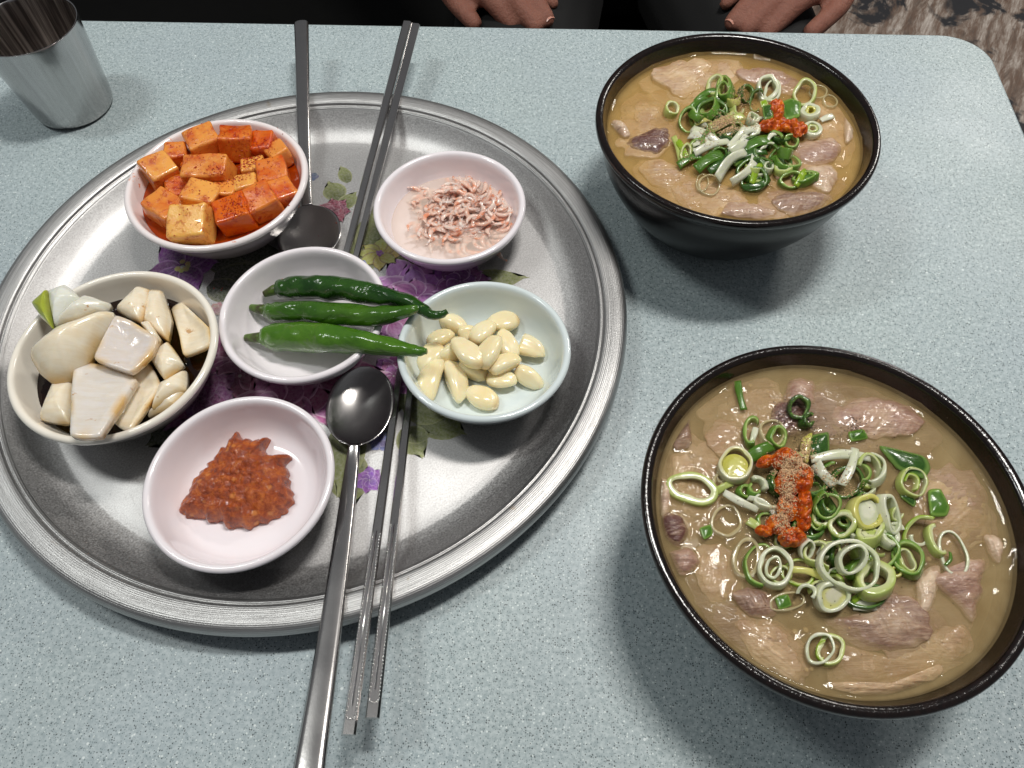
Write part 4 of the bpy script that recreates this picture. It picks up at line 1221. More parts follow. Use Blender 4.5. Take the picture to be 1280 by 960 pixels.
# ---- far bowl scallions
b = 'far'
for a in [(890, 140, 22, 16, 0, 4, 4, 1, 'dark', 20), (925, 165, 24, 16, 0, 4, 4, 1.2, 'dark', 20), (960, 190, 22, 14, 0, 4, 4, 1, 'dark', 18), (905, 195, 20, 12, 0, 4, 4, 1, 'dark', 15), (940, 210, 20, 12, 0, 4, 4, 1, 'dark', 15), (975, 165, 16, 12, 0, 4, 4, 1.4, 'dark', 15), (985, 200, 18, 13, 0, 4, 4, 1, 'green', 18),
          (840, 134, 9.5, 9, 0, 3, 3.5, 1, 'pale', 12), (862, 147, 12, 12, -10, 3, 5, 1.2, 'green', 30), (872, 140, 12, 15, 20, 3, 4, 1.4, 'green', 35), (888, 132, 12, 14, 0, 3, 5, 3, 'green', 40), (908, 106, 10, 17, -10, 4, 6, 3.4, 'green', 35), (895, 104, 11, 15, 10, 4, 4, 1.6, 'pale', 25),
          (918, 122, 9, 10, 0, 2.5, 4, 4, 'yellow', 30), (905, 118, 10, 14, 0, 3, 4, 4, 'green', 35), (933, 114, 11, 9, 0, 3, 4, 1.2, 'dark', 30), (960, 108, 14, 13, 10, 4.5, 4, 1.4, 'white', 16), (966, 113, 11, 12, 0, 3, 3, 1.0, 'white', 12),
          (1008, 114, 15, 13, 20, 3.6, 5, 1.2, 'pale', 20), (1023, 114, 12, 8, 10, 1.6, 2, .2, 'clear', 4), (1038, 126, 10, 7, 20, 1.6, 2, .2, 'clear', 4), (1014, 137, 13, 10, 5, 5, 4, 1.2, 'white', 10), (1016, 160, 12.5, 11, 0, 4, 3, 1.0, 'white', 8),
          (942, 146, 9, 8, 0, 3, 4, 4.2, 'white', 16), (980, 208, 12, 10, 0, 4, 4, 2, 'pale', 18), (961, 207, 6.5, 6.5, 0, 2.2, 4, 3.4, 'white', 12), (887, 230, 14, 13, 0, 2.0, 2.6, .5, 'clear', 4), (878, 228, 8, 12, 10, 1.8, 2, .3, 'clear', 4),
          (944, 222, 17, 13, 0, 3, 5, 1.2, 'dark', 18), (983, 186, 10, 18, 10, 3.4, 5, 3.4, 'green', 38), (1006, 220, 15, 8, 0, 3, 4, 1.4, 'green', 20), (1018, 217, 7, 5, 0, 2.6, 4, 2.2, 'green', 25), (990, 223, 16, 9, 0, 3, 4, 1.2, 'green', 18), (857, 190, 8, 11, 0, 3, 4, 1.4, 'pale', 25)]:
    ring(b, *a)
ring(b, 1014, 137, 7, 5, 5, 3, 4, 1.0, 'yellow', 8)
ring(b, 1016, 160, 7, 6, 0, 3, 3, .9, 'pale', 8)
for p0, p1, w, l, ar, k, cu, tw in [((888, 160), (930, 144), 13, 6.5, 1.5, 'pale', 0, 8), ((868, 153), (888, 148), 9, 4, 1, 'yellow', 0, 10), ((866, 160), (900, 178), 9, 4.2, 1.2, 'white', 0, 15), ((862, 168), (884, 180), 11, 3.0, 2, 'white', 1, 20), ((866, 181), (890, 178), 6, 3.6, 1, 'white', 0, 10),
                                    ((868, 191), (914, 176), 9, 5, 1.5, 'white', 1, 20), ((912, 184), (933, 158), 8, 7, 1.0, 'white', 0, 15), ((914, 190), (934, 168), 13, 5.6, 2, 'white', -2, 20), ((928, 168), (948, 164), 9, 6, 2, 'white', 1, 20),
                                    ((848, 207), (878, 195), 10, 2.0, 2, 'leaf', 1, 10), ((870, 211), (904, 192), 15, 3.2, 3, 'leaf', 0, 10), ((886, 214), (916, 200), 10, 2.6, 2, 'dark', 0, 15), ((897, 223), (933, 190), 13, 5.5, 3.5, 'white', 2, 35), ((914, 228), (944, 194), 11, 4.0, 3, 'white', -4, 40),
                                    ((930, 186), (964, 174), 15, 5.0, 2.5, 'leaf', 0, 8), ((926, 196), (958, 188), 12, 3.6, 2, 'dark', 0, 10), ((940, 229), (953, 204), 8, 4.2, 1.5, 'lime', 1, 20), ((928, 234), (962, 221), 9, 2.0, 2.0, 'dark', -4, 25), ((846, 175), (858, 196), 8, 3.0, 1.0, 'lime', 0, 10), ((842, 170), (852, 200), 7, 2.2, 1.0, 'pale', 0, 20),
                                    ((1026, 150), (1042, 144), 8, .9, .5, 'white', 0, 8), ((960, 175), (970, 167), 5, 6, 1, 'white', 1, 15), ((870, 128), (896, 112), 9, 2.4, 2, 'leaf', 1, 15), ((860, 140), (884, 120), 8, 2.8, 2.5, 'leaf', 0, 20), ((900, 172), (930, 160), 14, 3.4, 2, 'dark', 0, 10), ((965, 195), (985, 215), 9, 2.8, 2, 'leaf', 0, 15), ((995, 232), (1008, 212), 8, 2.6, 2, 'lime', 0, 20), ((1000, 226), (1020, 222), 9, 2.4, 2, 'leaf', 0, 12), ((955, 150), (970, 158), 10, 2.4, 2, 'dark', 0, 15)]:
    ribbon(b, p0, p1, w, l, ar, k, cu, tw)
chip(b, [(953, 132), (965, 130), (967, 147), (955, 150)], 7.5, 1.2, 'dark')
chip(b, [(950, 127), (958, 124), (960, 131), (952, 134)], 7.0, .6, 'lime')
chip(b, [(975, 128), (990, 122), (1002, 128), (1000, 146), (982, 150)], 1.6, 1.5, 'leaf')
chip(b, [(936, 158), (952, 154), (950, 167), (938, 170)], 6.0, 1.0, 'white')
chip(b, [(912, 200), (930, 186), (934, 196), (920, 208)], 3.0, 2.0, 'leaf')

# ---- boiled pork
t = NT('boiled_pork')
co = t.randco()
fib = t.noise(70, 6, 0.7, 0.4, t.scaled(1, 7, 3, co)); blot = t.noise(55, 4, 0.6, 0.4, co)
col = t.mix(t.ramp(blot, (0.36, 0.0), (0.62, 1.0)), t.attr(), t.mix(1.0, t.attr(), (0.70, 0.60, 0.60, 1), 'MULTIPLY'))
col = t.mix(t.ramp(fib, (0.36, 0.0), (0.50, 0.0), (0.68, 0.55)), col, C(206, 178, 150))
col = t.mix(t.ramp(fib, (0.30, 0.6), (0.42, 0.0)), col, C(84, 54, 50))
t.set(Base_Color=col, Roughness=0.26, Specular_IOR_Level=0.5, Subsurface_Weight=0.2, Subsurface_Radius=(0.003, 0.0012, 0.0008), Subsurface_Scale=1.0, Coat_Weight=0.4, Coat_Roughness=0.08)
t.bump(t.math('ADD', fib, t.math('MULTIPLY', t.noise(400, 4, 0.7, 0, co), 0.4)), 0.55, 0.0014)
M_MEAT = t.m
MC = {'pink': C(180, 148, 128), 'brown': C(156, 128, 110), 'pale': C(206, 176, 136), 'fat': C(222, 200, 172), 'dark': C(120, 86, 78)}
GM = {'near': 'pork slices in the pepper-dusted bowl', 'far': 'pork slices in the bowl by the table edge'}
MW = {'pink': 'pinkish', 'brown': 'brown', 'pale': 'pale tan', 'fat': 'fatty whitish', 'dark': 'dark'}


def meat(b, pts, poke, kind, sub=3.0, rough=0.8):
    """poke: mm its highest spot stands above the broth"""
    z = ZB[b]; sd = RND.random() * 70
    O = [at(x, y, z) for x, y in pts]; O = resample(O, 44); m0 = sum(O, Vector()) / len(O)
    O = [m0 + (o - m0) * (1 + .15 * fbm((o.x, o.y, sd), 170, 4)) for o in O]
    bc = BN if b == 'near' else BF; lim = wall_r(z - (sub + 2.0) / 1000) - .0008
    for o in O:
        dx, dy = o.x - bc.x, o.y - bc.y; dd = math.hypot(dx, dy)
        if dd > lim: o.x, o.y = bc.x + dx * lim / dd, bc.y + dy * lim / dd
    cx = sum(o.x for o in O) / len(O); cy = sum(o.y for o in O) / len(O)
    ga = RND.uniform(0, 6.28)
    def top(p, t_):
        tl = ((p.x - cx) * math.cos(ga) + (p.y - cy) * math.sin(ga)) * 0.075
        return (poke + (.35 if poke > .5 else -.6)) / 1000 - sub / 1000 * (t_ ** 2.4) + fbm((p.x, p.y, sd), 110, 4) * 0.0009 * rough + tl + 0.00032 * noise.noise(Vector((((p.x - cx) * math.cos(ga) + (p.y - cy) * math.sin(ga)) * 800, (-(p.x - cx) * math.sin(ga) + (p.y - cy) * math.cos(ga)) * 90, sd)))
    V, F, c = mound(O, top, lambda p, t_: -(sub + 1.5 + .5 * (1 - t_)) / 1000, 30, 80)
    k1 = MC[kind]; n1 = len(V) // 2; cols = []
    for i in range(len(V)):
        f = fbm(tuple(V[i]), 70, 3); f = max(0, min(1, f * .8 + .3)); k2 = MC['dark'] if kind in ('dark',) else (MC['fat'] if f > .75 else MC['pale'])
        cols.append(tuple(k1[q] * (1 - f * .5) + k2[q] * f * .5 for q in range(3)) + (1,))
    ITEMS[b].append((c.x, c.y, (O[0] - c).length, poke, (O[len(O) // 2] - c).length)) if poke > .2 else None
    return put('pork_slice', V, F, M_MEAT, ('sunken ' if poke <= 0 else '') + ('large ' if max((o - m0).length for o in O) > .018 else 'small ' if max((o - m0).length for o in O) < .010 else '') + MW[kind] + ' boiled pork slice ' + WHERE[b], 'meat', GM[b], cols)


for a in [([(822, 560), (870, 545), (905, 580), (900, 640), (860, 690), (826, 640)], -1.2, 'pale', 2.0), ([(858, 712), (905, 716), (960, 760), (1018, 820), (1000, 862), (940, 836), (885, 780)], -.9, 'brown', 2.0), ([(1150, 590), (1215, 585), (1248, 640), (1240, 705), (1180, 715), (1150, 660)], -1.0, 'pink', 2.0), ([(1030, 800), (1110, 815), (1180, 800), (1200, 830), (1120, 862), (1050, 858)], -1.0, 'pale', 2.0), ([(985, 480), (1080, 478), (1165, 515), (1170, 560), (1080, 565), (1000, 530)], -1.1, 'brown', 2.0), ([(880, 470), (960, 470), (990, 520), (930, 560), (880, 530)], -1.5, 'pale', 2.0), ([(1100, 720), (1180, 735), (1215, 790), (1140, 830), (1080, 790)], -1.2, 'pink', 2.0), ([(1018, 514), (1060, 497), (1102, 496), (1142, 510), (1154, 530), (1140, 543), (1090, 546), (1050, 537)], 1.0, 'pink', 3.0), ([(985, 480), (1000, 469), (1019, 478), (1018, 502), (1000, 510), (985, 500)], 1.4, 'pink', 3.2), ([(962, 522), (975, 502), (1000, 495), (1018, 525), (1002, 542), (978, 540)], .8, 'dark', 2.5),
          ([(838, 520), (854, 516), (864, 535), (862, 557), (850, 563), (840, 553)], 2.6, 'brown', 3.5), ([(838, 566), (862, 560), (872, 585), (856, 610), (836, 600)], .1, 'pale', 2.2), ([(828, 646), (848, 642), (862, 662), (850, 682), (834, 672)], 1.6, 'dark', 3.0), ([(830, 692), (862, 684), (874, 702), (856, 718), (838, 708)], 1.2, 'pink', 3.0),
          ([(910, 760), (955, 765), (1000, 790), (1018, 832), (1000, 852), (960, 838), (930, 800)], .15, 'pale', 2.2), ([(916, 742), (945, 733), (970, 750), (966, 770), (936, 768)], 1.8, 'brown', 3.2), ([(1036, 772), (1075, 765), (1120, 738), (1152, 760), (1166, 790), (1140, 808), (1090, 812), (1055, 796)], 1.4, 'brown', 3.0),
          ([(1168, 722), (1200, 704), (1232, 698), (1230, 732), (1220, 772), (1196, 752)], 1.8, 'pink', 3.2), ([(1148, 722), (1166, 708), (1178, 712), (1168, 752), (1152, 762)], 1.2, 'fat', 2.6), ([(1045, 852), (1090, 858), (1150, 842), (1178, 828), (1166, 850), (1104, 868), (1060, 866)], 1.0, 'pale', 2.6),
          ([(1160, 600), (1230, 615), (1240, 670), (1190, 690), (1160, 660)], -.5, 'pale', 1.6), ([(1232, 668), (1254, 676), (1252, 704), (1240, 690)], .6, 'fat', 2), ([(880, 680), (920, 690), (930, 740), (890, 750), (868, 715)], -.4, 'pale', 1.6), ([(905, 520), (960, 525), (950, 575), (900, 570), (880, 540)], -.6, 'pale', 1.6), ([(1140, 800), (1200, 780), (1220, 810), (1170, 830)], -.6, 'pale', 1.6), ([(826, 600), (840, 606), (836, 640), (824, 636)], 1.0, 'fat', 2.4)]:
    meat('near', *a)
for a in [([(780, 120), (840, 110), (860, 150), (820, 195), (775, 180)], -1.0, 'pale', 2.0), ([(800, 80), (880, 66), (930, 80), (900, 115), (830, 125)], -1.2, 'fat', 2.0), ([(800, 195), (880, 215), (930, 250), (880, 268), (810, 235)], -.9, 'pale', 2.0), ([(1010, 120), (1062, 140), (1066, 195), (1020, 205), (990, 160)], -1.2, 'pale', 2.0), ([(960, 232), (1040, 215), (1060, 225), (1020, 262), (950, 268)], -.8, 'pink', 2.0), ([(812, 92), (850, 76), (884, 72), (888, 90), (872, 112), (846, 118), (834, 106)], .8, 'pale', 2.2), ([(918, 90), (960, 83), (1002, 96), (1006, 112), (970, 113), (940, 102)], .6, 'pink', 2.4), ([(784, 178), (800, 165), (832, 160), (836, 176), (820, 190), (798, 188)], 2.0, 'dark', 3.2), ([(763, 152), (774, 149), (787, 165), (780, 172)], 2.2, 'fat', 3),
          ([(800, 205), (832, 198), (872, 225), (850, 236), (815, 226)], .2, 'pale', 2.2), ([(990, 180), (1030, 173), (1050, 180), (1046, 196), (1020, 206), (994, 202)], 1.6, 'pink', 3), ([(1008, 210), (1040, 204), (1048, 222), (1034, 240), (1014, 228)], 2.0, 'fat', 3), ([(966, 247), (1000, 238), (1040, 240), (1036, 257), (1000, 268), (972, 262)], 1.4, 'brown', 3),
          ([(900, 264), (920, 251), (950, 254), (978, 264), (960, 272), (920, 271)], 1.8, 'pink', 3), ([(1056, 145), (1065, 149), (1067, 170), (1057, 174)], 1.2, 'fat', 2.6), ([(888, 242), (925, 234), (932, 246), (902, 254)], .3, 'pale', 2.2), ([(800, 120), (830, 128), (828, 150), (796, 150)], -.4, 'pale', 1.6), ([(930, 195), (1000, 180), (1030, 215), (980, 235)], -.5, 'pale', 1.6), ([(838, 232), (880, 245), (900, 262), (860, 258)], -.4, 'pale', 1.6)]:
    meat('far', *a)

# ---- broth: a cloudy liquid, built as thin sheets of haze that thicken with depth under a glossy skin
def broth_mat(name, c1, c2, alpha, skin):
    t = NT(name)
    n = t.noise(48, 6, 0.68, 0.9); f = t.noise(820, 2, 0.5)
    col = t.mix(t.ramp(n, (0.34, 0.0), (0.68, 1.0)), c1, c2)
    col = t.mix(t.ramp(f, (0.68, 0.0), (0.76, 0.5)), col, C(236, 220, 184))
    t.set(Base_Color=col, Alpha=alpha, Roughness=0.035 if skin else 0.7, Specular_IOR_Level=0.42 if skin else 0.0)
    if skin: t.bump(t.math('ADD', t.noise(110, 3, 0.5), t.math('MULTIPLY', t.noise(480, 2, 0.5), 0.10)), 0.035, 0.0012)
    return t.m


def broth(b, c, zs, c1, c2, label):
    skin = broth_mat('broth_skin_' + b, c1, c2, 0.20, True); haze_ = broth_mat('broth_cloud_' + b, c1, c2, 0.23, False); deep = broth_mat('broth_deep_' + b, tuple(v * .62 for v in c1[:3]) + (1,), tuple(v * .50 for v in c2[:3]) + (1,), 1.0, False)
    its = [(x - c.x, y - c.y, r, lf) for x, y, r, lf, _ in ITEMS[b]]
    X = np.array([i[0] for i in its]); Y = np.array([i[1] for i in its]); R = np.array([i[2] for i in its])
    R0 = wall_r(zs)
    def surf(x, y):
        d = np.sqrt((X - x) ** 2 + (Y - y) ** 2) - R
        h = 0.00105 * np.exp(-np.abs(d) / 0.0015).max()
        e = R0 - math.hypot(x, y)
        h += 0.0015 * math.exp(-max(e, 0) / 0.0018)
        return float(h) + 0.00005 * noise.noise(Vector((x * 95, y * 95, 2.0 + c.y)))
    n, rings = 190, 78
    V, F = disc(R0 + .0002, n, rings, surf); fm = [0] * len(F)
    for dz, mi in ((.0009, 1), (.0019, 1), (.0030, 1), (.0044, 1), (.0061, 1), (.0085, 2)):
        v, f = disc(wall_r(zs - dz) + .0003, 72, 5); o = len(V)
        V += [p - Vector((0, 0, dz)) for p in v]; F += [tuple(i + o for i in q) for q in f]; fm += [mi] * len(f)
    me = mesh('broth', V, F, mats=[skin, haze_, deep], fmat=fm)
    return obj('broth', me, None, (c.x, c.y, zs), None, label, 'soup', 'cloudy pork broth')


broth('near', BN, 0.0660, C(196, 172, 126), C(168, 142, 98), 'greyish tan cloudy broth in the bowl with pepper-dusted paste')
broth('far', BF, 0.0650, C(218, 182, 116), C(192, 154, 90), 'yellowish tan cloudy broth in the bowl by the table edge')

# ---- glossy droplets added to give the broth small glints
t = NT('glint_droplet'); t.set(Base_Color=C(226, 196, 140), Alpha=0.22, Roughness=0.03, Coat_Weight=0.6, Coat_Roughness=0.02); M_GLINT = t.m
bm = bmesh.new(); bmesh.ops.create_uvsphere(bm, u_segments=10, v_segments=6, radius=1.0)
DV = [v.co.copy() for v in bm.verts]; DF = [tuple(x.index for x in f.verts) for f in bm.faces]; bm.free()
for b, c, zs, lb in (('near', BN, .0662, 'tiny glossy droplets added for glints in the bowl with pepper-dusted paste'), ('far', BF, .0652, 'tiny glossy droplets added for glints in the bowl by the table edge')):
    parts = []
    for k in range(170):
        it = RND.choice(ITEMS[b]); a = RND.uniform(0, 6.28); q = it[2] * RND.uniform(.9, 1.5) + RND.uniform(0, .004)
        x, y = it[0] + q * math.cos(a), it[1] + q * math.sin(a)
        if math.hypot(x - c.x, y - c.y) > .074: continue
        r = RND.choice([.0003, .0004, .0005, .0008, .0011]) * RND.uniform(.8, 1.2)
        parts.append(([Vector((x + v.x * r, y + v.y * r, zs + .0002 + v.z * r * .45)) for v in DV], DF))
    V, F = join(*parts); put('glint_droplets', V, F, M_GLINT, lb, 'glint', None, None, True, 'stuff')

# ---- dabs of red chili paste
t = NT('red_chili_paste')
n1 = t.noise(300, 5, 0.65, 0.3)
t.set(Base_Color=t.ramp(n1, (0.32, C(116, 28, 0)), (0.50, C(192, 78, 2)), (0.68, C(228, 126, 12))), Roughness=0.28, Subsurface_Weight=0.12, Subsurface_Radius=(0.002, 0.0008, 0.0002), Subsurface_Scale=1.0, Coat_Weight=0.2, Coat_Roughness=0.08)
t.bump(n1, 0.55, 0.0014)
M_CHILI = t.m


def dab(b, lobes, zbase, label):
    parts = []
    for k, (pts, hh) in enumerate(lobes):
        O = resample([at(x, y, ZB[b] + zbase / 1000) for x, y in pts], 80); m0 = sum(O, Vector()) / 80
        O = [m0 + (o - m0) * (1 + .20 * fbm((o.x, o.y, k), 160, 3)) for o in O]
        def top(p, t_): return hh / 1000 * max(0, 1 - t_ ** 3.2) ** 0.6 + fbm((p.x, p.y, 4 + k), 230, 4) * 0.0009 + (lumps(p, 250) * 0.0046 + lumps(p, 520) * 0.0018) * (1 - .5 * t_)
        V, F, c = mound(O, top, lambda p, t_: -0.0022 * (1 - t_ ** 3), 26, 80); parts.append((V, F))
    V, F = join(*parts)
    return put('chili_paste', V, F, M_CHILI, label, 'paste')


def oval(cx, cy, rx, ry, rot=0):
    r_ = math.radians(rot)
    return [(cx + rx * math.cos(a) * math.cos(r_) - ry * math.sin(a) * math.sin(r_), cy + rx * math.cos(a) * math.sin(r_) + ry * math.sin(a) * math.cos(r_)) for a in [k * math.pi / 5 for k in range(10)]]


NEARDAB = [(oval(957, 577, 13, 8, -15), 2.6), (oval(982, 576, 20, 14, 5), 4.2), (oval(1003, 598, 13, 20, -8), 4.6), (oval(984, 604, 17, 18, 0), 4.0), (oval(1003, 634, 11, 20, 6), 5.2), (oval(984, 635, 14, 18, 0), 3.6), (oval(972, 656, 15, 11, 20), 4.0), (oval(990, 672, 20, 12, -8), 4.6), (oval(955, 664, 11, 7, 10), 2.4), (oval(1005, 655, 9, 10, 0), 3.4)]
dab('near', NEARDAB, 5.2, 'elongated dab of red chili paste dusted with brown ground pepper')
dab('far', [([(959, 134), (968, 126), (977, 130), (981, 144), (972, 152), (961, 146)], 5), ([(948, 156), (958, 150), (974, 154), (975, 163), (962, 167), (950, 163)], 4), ([(968, 150), (982, 150), (998, 153), (1010, 162), (1003, 170), (990, 166), (975, 164)], 4), ([(988, 160), (1000, 160), (998, 172), (992, 170)], 3)], 4.6, 'lumpy dab of bright red chili paste without any ground pepper')

# ---- ground pepper and chili flakes, sprinkled on what lies below
bpy.context.view_layer.update()
DEP = bpy.context.evaluated_depsgraph_get()


def drop(x, y, z0=0.30):
    ok, loc, nr, _, ob, _ = SC.ray_cast(DEP, Vector((x, y, z0)), Vector((0, 0, -1)))
    return loc if ok else None


def sprinkle(name, spots, mat, label, cat, z, size, flat=0.8):
    V, F = [], []
    for px, py, sx, sy, n in spots:
        for k in range(n):
            p = at(px + RND.gauss(0, sx), py + RND.gauss(0, sy), z); q = drop(p.x, p.y)
            if q is None: continue
            s = size * RND.uniform(.5, 1.25); M = Matrix.Rotation(RND.random() * 6.28, 3, Vector((RND.gauss(0, 1), RND.gauss(0, 1), RND.gauss(0, 1))).normalized())
            o = len(V)
            for d in ((1, 0, 0), (-1, 0, 0), (0, .7, 0), (0, -.8, 0), (0, 0, flat), (0, 0, -flat)): V.append(q + M @ (Vector(d) * s * RND.uniform(.7, 1.2)) + Vector((0, 0, s * .3)))
            F += [tuple(o + i for i in f) for f in ((0, 2, 4), (2, 1, 4), (1, 3, 4), (3, 0, 4), (2, 0, 5), (1, 2, 5), (3, 1, 5), (0, 3, 5))]
    return put(name, V, F, mat, label, cat, None, None, False, 'stuff')


t = NT('ground_pepper')
n = t.vor(2500, 'F1', 'Color'); s_ = t.n.new('ShaderNodeSeparateColor'); t.t.links.new(n, s_.inputs[0])
t.set(Base_Color=t.ramp(s_.outputs[0], (0.0, C(90, 62, 42)), (0.12, C(196, 160, 120)), (0.55, C(226, 196, 156)), (0.95, C(70, 48, 34)), interp='CONSTANT'), Roughness=0.8)
M_GP = t.m
M_GPD = simple('wet_ground_pepper', C(52, 32, 18), 0.4)
sprinkle('ground_pepper', [(988, 583, 10, 8, 1300), (985, 612, 6, 12, 800), (979, 647, 8, 11, 700), (1003, 575, 6, 6, 260), (1010, 560, 6, 10, 420), (1045, 595, 10, 10, 180), (1070, 605, 10, 5, 120), (1018, 585, 5, 6, 100)], M_GP, 'tan ground pepper dusted over the elongated red paste', 'pepper powder', .075, .00042)
sprinkle('ground_pepper', [(908, 151, 11, 5, 1300), (893, 150, 6, 6, 180), (925, 118, 9, 8, 260), (905, 140, 8, 4, 160), (882, 168, 8, 5, 130), (940, 148, 7, 5, 140), (860, 185, 5, 8, 90), (930, 105, 5, 5, 70)], M_GP, 'tan ground pepper on the scallions by the table edge', 'pepper powder', .075, .00044)
sprinkle('wet_ground_pepper', [(985, 515, 9, 8, 320), (1010, 530, 7, 7, 200), (1068, 533, 5, 6, 160), (1050, 545, 10, 9, 60), (1000, 545, 12, 6, 120), (1060, 600, 50, 50, 90), (1000, 700, 90, 90, 160), (1100, 540, 60, 30, 60)], M_GPD, 'wet dark ground pepper floating in the pepper-dusted bowl', 'pepper powder', .067, .00030)
sprinkle('wet_ground_pepper', [(932, 122, 8, 6, 200), (900, 170, 60, 45, 150), (925, 128, 5, 5, 90), (830, 140, 30, 30, 30)], M_GPD, 'wet dark ground pepper among the scallions by the table edge', 'pepper powder', .067, .00032)
M_RF = simple('chili_flake', C(170, 36, 2), 0.3, Coat_Weight=0.2)
sprinkle('chili_flakes', [(270, 228, 52, 34, 300), (318, 190, 16, 10, 300), (296, 262, 10, 9, 200), (282, 222, 12, 5, 120), (305, 195, 8, 8, 150)], M_RF, 'red chili flakes sticking to the radish cubes', 'chili flakes', .045, .00062, .4)

# ================================================================== PERSON ACROSS THE TABLE
t = NT('skin')
n = t.noise(60, 4, 0.6)
t.set(Base_Color=t.mix(n, C(150, 104, 88), C(122, 76, 64)), Roughness=0.62, Specular_IOR_Level=0.25, Subsurface_Weight=0.15, Subsurface_Radius=(0.01, 0.004, 0.002), Subsurface_Scale=1.0)
t.bump(t.math('ADD', t.noise(350, 4, 0.6), t.math('MULTIPLY', t.noise(90, 4, 0.65, 1.2), 1.5)), 0.5, 0.002)
M_SKIN = t.m
t = NT('black_cloth'); t.set(Base_Color=t.mix(t.noise(25, 4), C(4, 4, 5), C(9, 9, 10)), Roughness=0.85); t.bump(t.noise(600, 3), 0.3, 0.001); M_CLOTH = t.m
t = NT('dark_hair'); t.set(Base_Color=C(18, 14, 12), Roughness=0.45); M_HAIR = t.m
M_NAIL = simple('nail', C(196, 140, 122), 0.25)


def capsule_chain(P, R, n=14):
    Q = cat_rom(P, 5); rr = [v.x for v in cat_rom([(r, 0, 0) for r in R], 5)]
    d0 = (Q[1] - Q[0]).normalized(); d1 = (Q[-1] - Q[-2]).normalized()
    head = [Q[0] - d0 * rr[0] * k for k in (.95, .8, .45)]; tail = [Q[-1] + d1 * rr[-1] * k for k in (.45, .8, .95)]
    return tube(head + Q + tail, [rr[0] * k for k in (.3, .6, .9)] + rr + [rr[-1] * k for k in (.9, .6, .3)], n)


def fused(name, parts, mat, voxel, parent=None, smooth=6):
    V, F = join(*parts)
    me = mesh(name, V, F, mat)
    o = obj(name, me, parent)
    m = o.modifiers.new('fuse', 'REMESH'); m.mode = 'VOXEL'; m.voxel_size = voxel; m.use_smooth_shade = True
    if smooth:
        s = o.modifiers.new('soften', 'SMOOTH'); s.factor = 0.5; s.iterations = smooth
    return o


HZ = -0.135                                  # height of the lap
# where the fingers lie (photo pixels on the lap plane)
def hp(px, py, dz=0.0): return at(px, py, HZ + dz)
handL = dict(wrist=hp(560, -62, .040), knuckles=[hp(590, -12, .022), hp(612, -24, .026), hp(634, -33, .026), hp(655, -38, .020)],
             tips=[hp(640, 32, .006), hp(668, 33, .010), hp(684, 24, .012), hp(690, 4, .010)], thumb=[hp(556, -28, .022), hp(566, -2, .016), hp(592, 28, .008)])
handR = dict(wrist=hp(1062, -60, .040), knuckles=[hp(1025, -12, .022), hp(1004, -26, .026), hp(985, -34, .026), hp(968, -40, .020)],
             tips=[hp(958, 42, .006), hp(934, 36, .010), hp(915, 28, .012), hp(908, 4, .010)], thumb=[hp(1060, -22, .022), hp(1048, 8, .014), hp(1014, 40, .006)])


def hand_parts(h):
    parts = []
    w = h['wrist']; k = h['knuckles']
    for kk in k: parts.append(capsule_chain([w, w.lerp(kk, .5) + Vector((0, 0, .004)), kk], [.026, .021, .0150]))
    parts.append(capsule_chain([k[0], k[1], k[2], k[3]], [.0150, .0155, .0150, .0135]))
    for a, b_, r in zip(k, h['tips'], (.0122, .0126, .0120, .0105)):
        m1 = a.lerp(b_, .42) + Vector((0, 0, .010)); m2 = a.lerp(b_, .74) + Vector((0, 0, .005))
        parts.append(capsule_chain([a, m1, m2, b_], [r * 1.12, r * 1.05, r * .94, r * .78]))
    th = h['thumb']
    parts.append(capsule_chain([w.lerp(th[0], .4), th[0], th[1], th[2]], [.017, .0145, .0120, .0100]))
    return parts


px0 = (hp(615, 0) + hp(985, 0)) / 2
bx, by = px0.x, px0.y + 0.26
pel = Vector((bx, by, -0.16)); chest = Vector((bx, by + .05, .16)); neck = Vector((bx, by + .03, .36)); head = Vector((bx, by - .02, .50))
shL, shR = Vector((bx - .19, by + .05, .28)), Vector((bx + .19, by + .05, .28))
elL, elR = Vector((bx - .30, by - .02, .02)), Vector((bx + .30, by - .02, .02))
knL, knR = Vector((bx - .17, by - .46, -.215)), Vector((bx + .17, by - .46, -.215))
ftL, ftR = Vector((bx - .17, by - .44, FZ + .06)), Vector((bx + .17, by - .44, FZ + .06))
person = empty('person', Vector((bx, by, FZ)), 'person in black clothes seated across the table with both hands on the lap', 'person')
body = [capsule_chain([pel, pel.lerp(chest, .5), chest, neck], [.12, .12, .13, .055], 20), capsule_chain([neck, head.lerp(neck, .6)], [.055, .055]), capsule_chain([shL, chest + Vector((0, 0, .08)), shR], [.05, .07, .05]),
        capsule_chain([head + Vector((0, .0, -.04)), head + Vector((0, .01, .045))], [.078, .085], 20), capsule_chain([head + Vector((0, -.085, -.02)), head + Vector((0, -.10, -.035))], [.012, .014])]
for sg in (-1, 1): body.append(capsule_chain([head + Vector((sg * .088, .01, -.02)), head + Vector((sg * .092, .012, .02))], [.010, .014]))
for s_, e_, h_ in ((shL, elL, handL), (shR, elR, handR)):
    body.append(capsule_chain([s_, s_.lerp(e_, .5), e_], [.05, .045, .038])); body.append(capsule_chain([e_, e_.lerp(h_['wrist'], .5), h_['wrist']], [.038, .034, .024])); body += hand_parts(h_)
for s_, k_, f_ in ((-1, knL, ftL), (1, knR, ftR)):
    hip = pel + Vector((s_ * .10, 0, -.03)); body.append(capsule_chain([hip, hip.lerp(k_, .5), k_], [.085, .075, .055])); body.append(capsule_chain([k_, k_.lerp(f_, .4), f_], [.052, .055, .036]))
    body.append(capsule_chain([f_, f_ + Vector((0, -.10, -.025)), f_ + Vector((0, -.17, -.035))], [.034, .030, .020]))
V = []
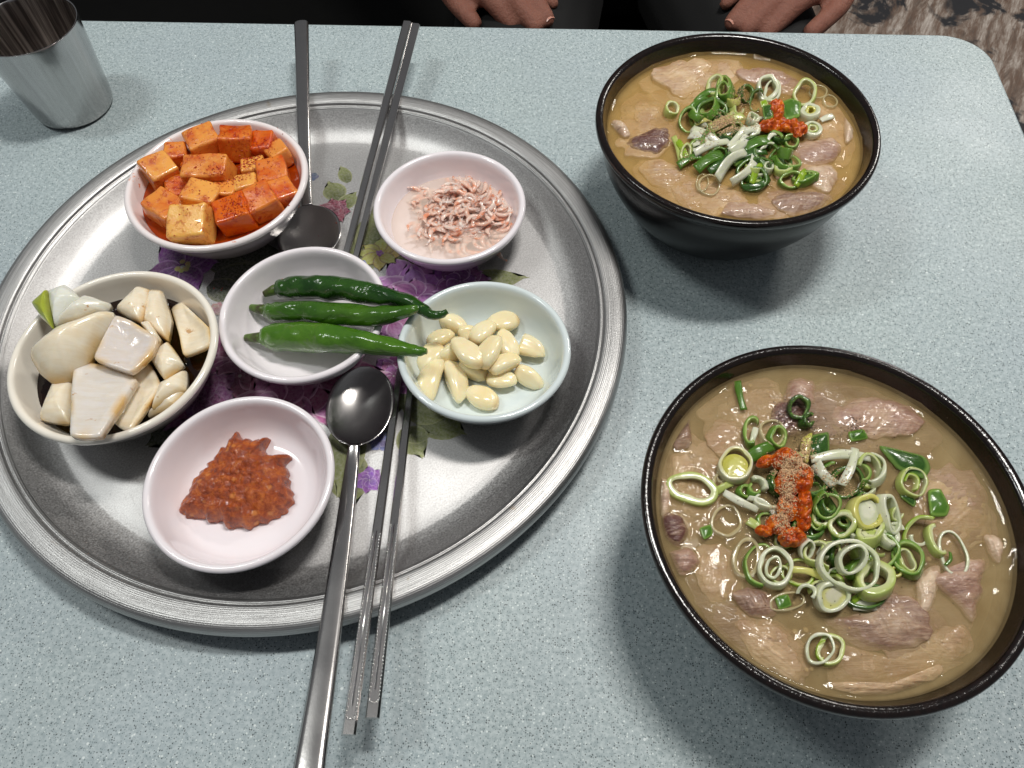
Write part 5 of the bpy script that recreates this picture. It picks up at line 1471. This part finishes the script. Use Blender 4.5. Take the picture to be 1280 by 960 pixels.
bo = fused('body', body, M_SKIN, 0.0042, person, 2)
cl = [capsule_chain([pel, pel.lerp(chest, .5), chest, chest.lerp(neck, .75)], [.14, .145, .15, .085], 20), capsule_chain([shL, chest + Vector((0, 0, .08)), shR], [.066, .085, .066])]
for s_, e_, h_ in ((shL, elL, handL), (shR, elR, handR)):
    w = h_['wrist']; cl.append(capsule_chain([s_, s_.lerp(e_, .5), e_], [.066, .060, .052])); cl.append(capsule_chain([e_, e_.lerp(w, .5), e_.lerp(w, .90)], [.052, .047, .038]))
fused('sweater', cl, M_CLOTH, 0.008, person)
cl = []
for s_, k_, f_ in ((-1, knL, ftL), (1, knR, ftR)):
    hip = pel + Vector((s_ * .10, 0, -.03)); cl.append(capsule_chain([hip, hip.lerp(k_, .5), k_], [.105, .092, .072])); cl.append(capsule_chain([k_, k_.lerp(f_, .4), f_.lerp(k_, .08)], [.072, .070, .052]))
cl.append(capsule_chain([pel + Vector((-.08, .02, -.04)), pel + Vector((.08, .02, -.04))], [.125, .125]))
fused('trousers', cl, M_CLOTH, 0.008, person)
fused('hair', [capsule_chain([head + Vector((0, .02, .03)), head + Vector((0, .03, .06))], [.094, .088], 20), capsule_chain([head + Vector((0, .05, -.04)), head + Vector((0, .045, .03))], [.075, .085])], M_HAIR, 0.006, person)
for h_ in (handL, handR):
    for i in (2,):
        tp = h_['tips'][i]; a = h_['knuckles'][i]; d = (tp - a).normalized(); s_ = Vector((-d.y, d.x, 0)).normalized(); up = s_.cross(d) * -1
        if up.z < 0: up = -up
        V, F = [], []
        for r_ in range(4):
            for q in range(5):
                v = (q - 2) / 2; V.append(tp + d * (-.004 + .0035 * r_) + s_ * (v * .0055) + up * (.0088 * (1 - .30 * v * v) - .0007 * r_))
        for r_ in range(3):
            for q in range(4): k_ = r_ * 5 + q; F.append((k_, k_ + 5, k_ + 6, k_ + 1))
        obj('fingernail', mesh('fingernail', V, F, M_NAIL), person)
for o in list(person.children):
    o.matrix_parent_inverse = Matrix.Translation(-person.location)
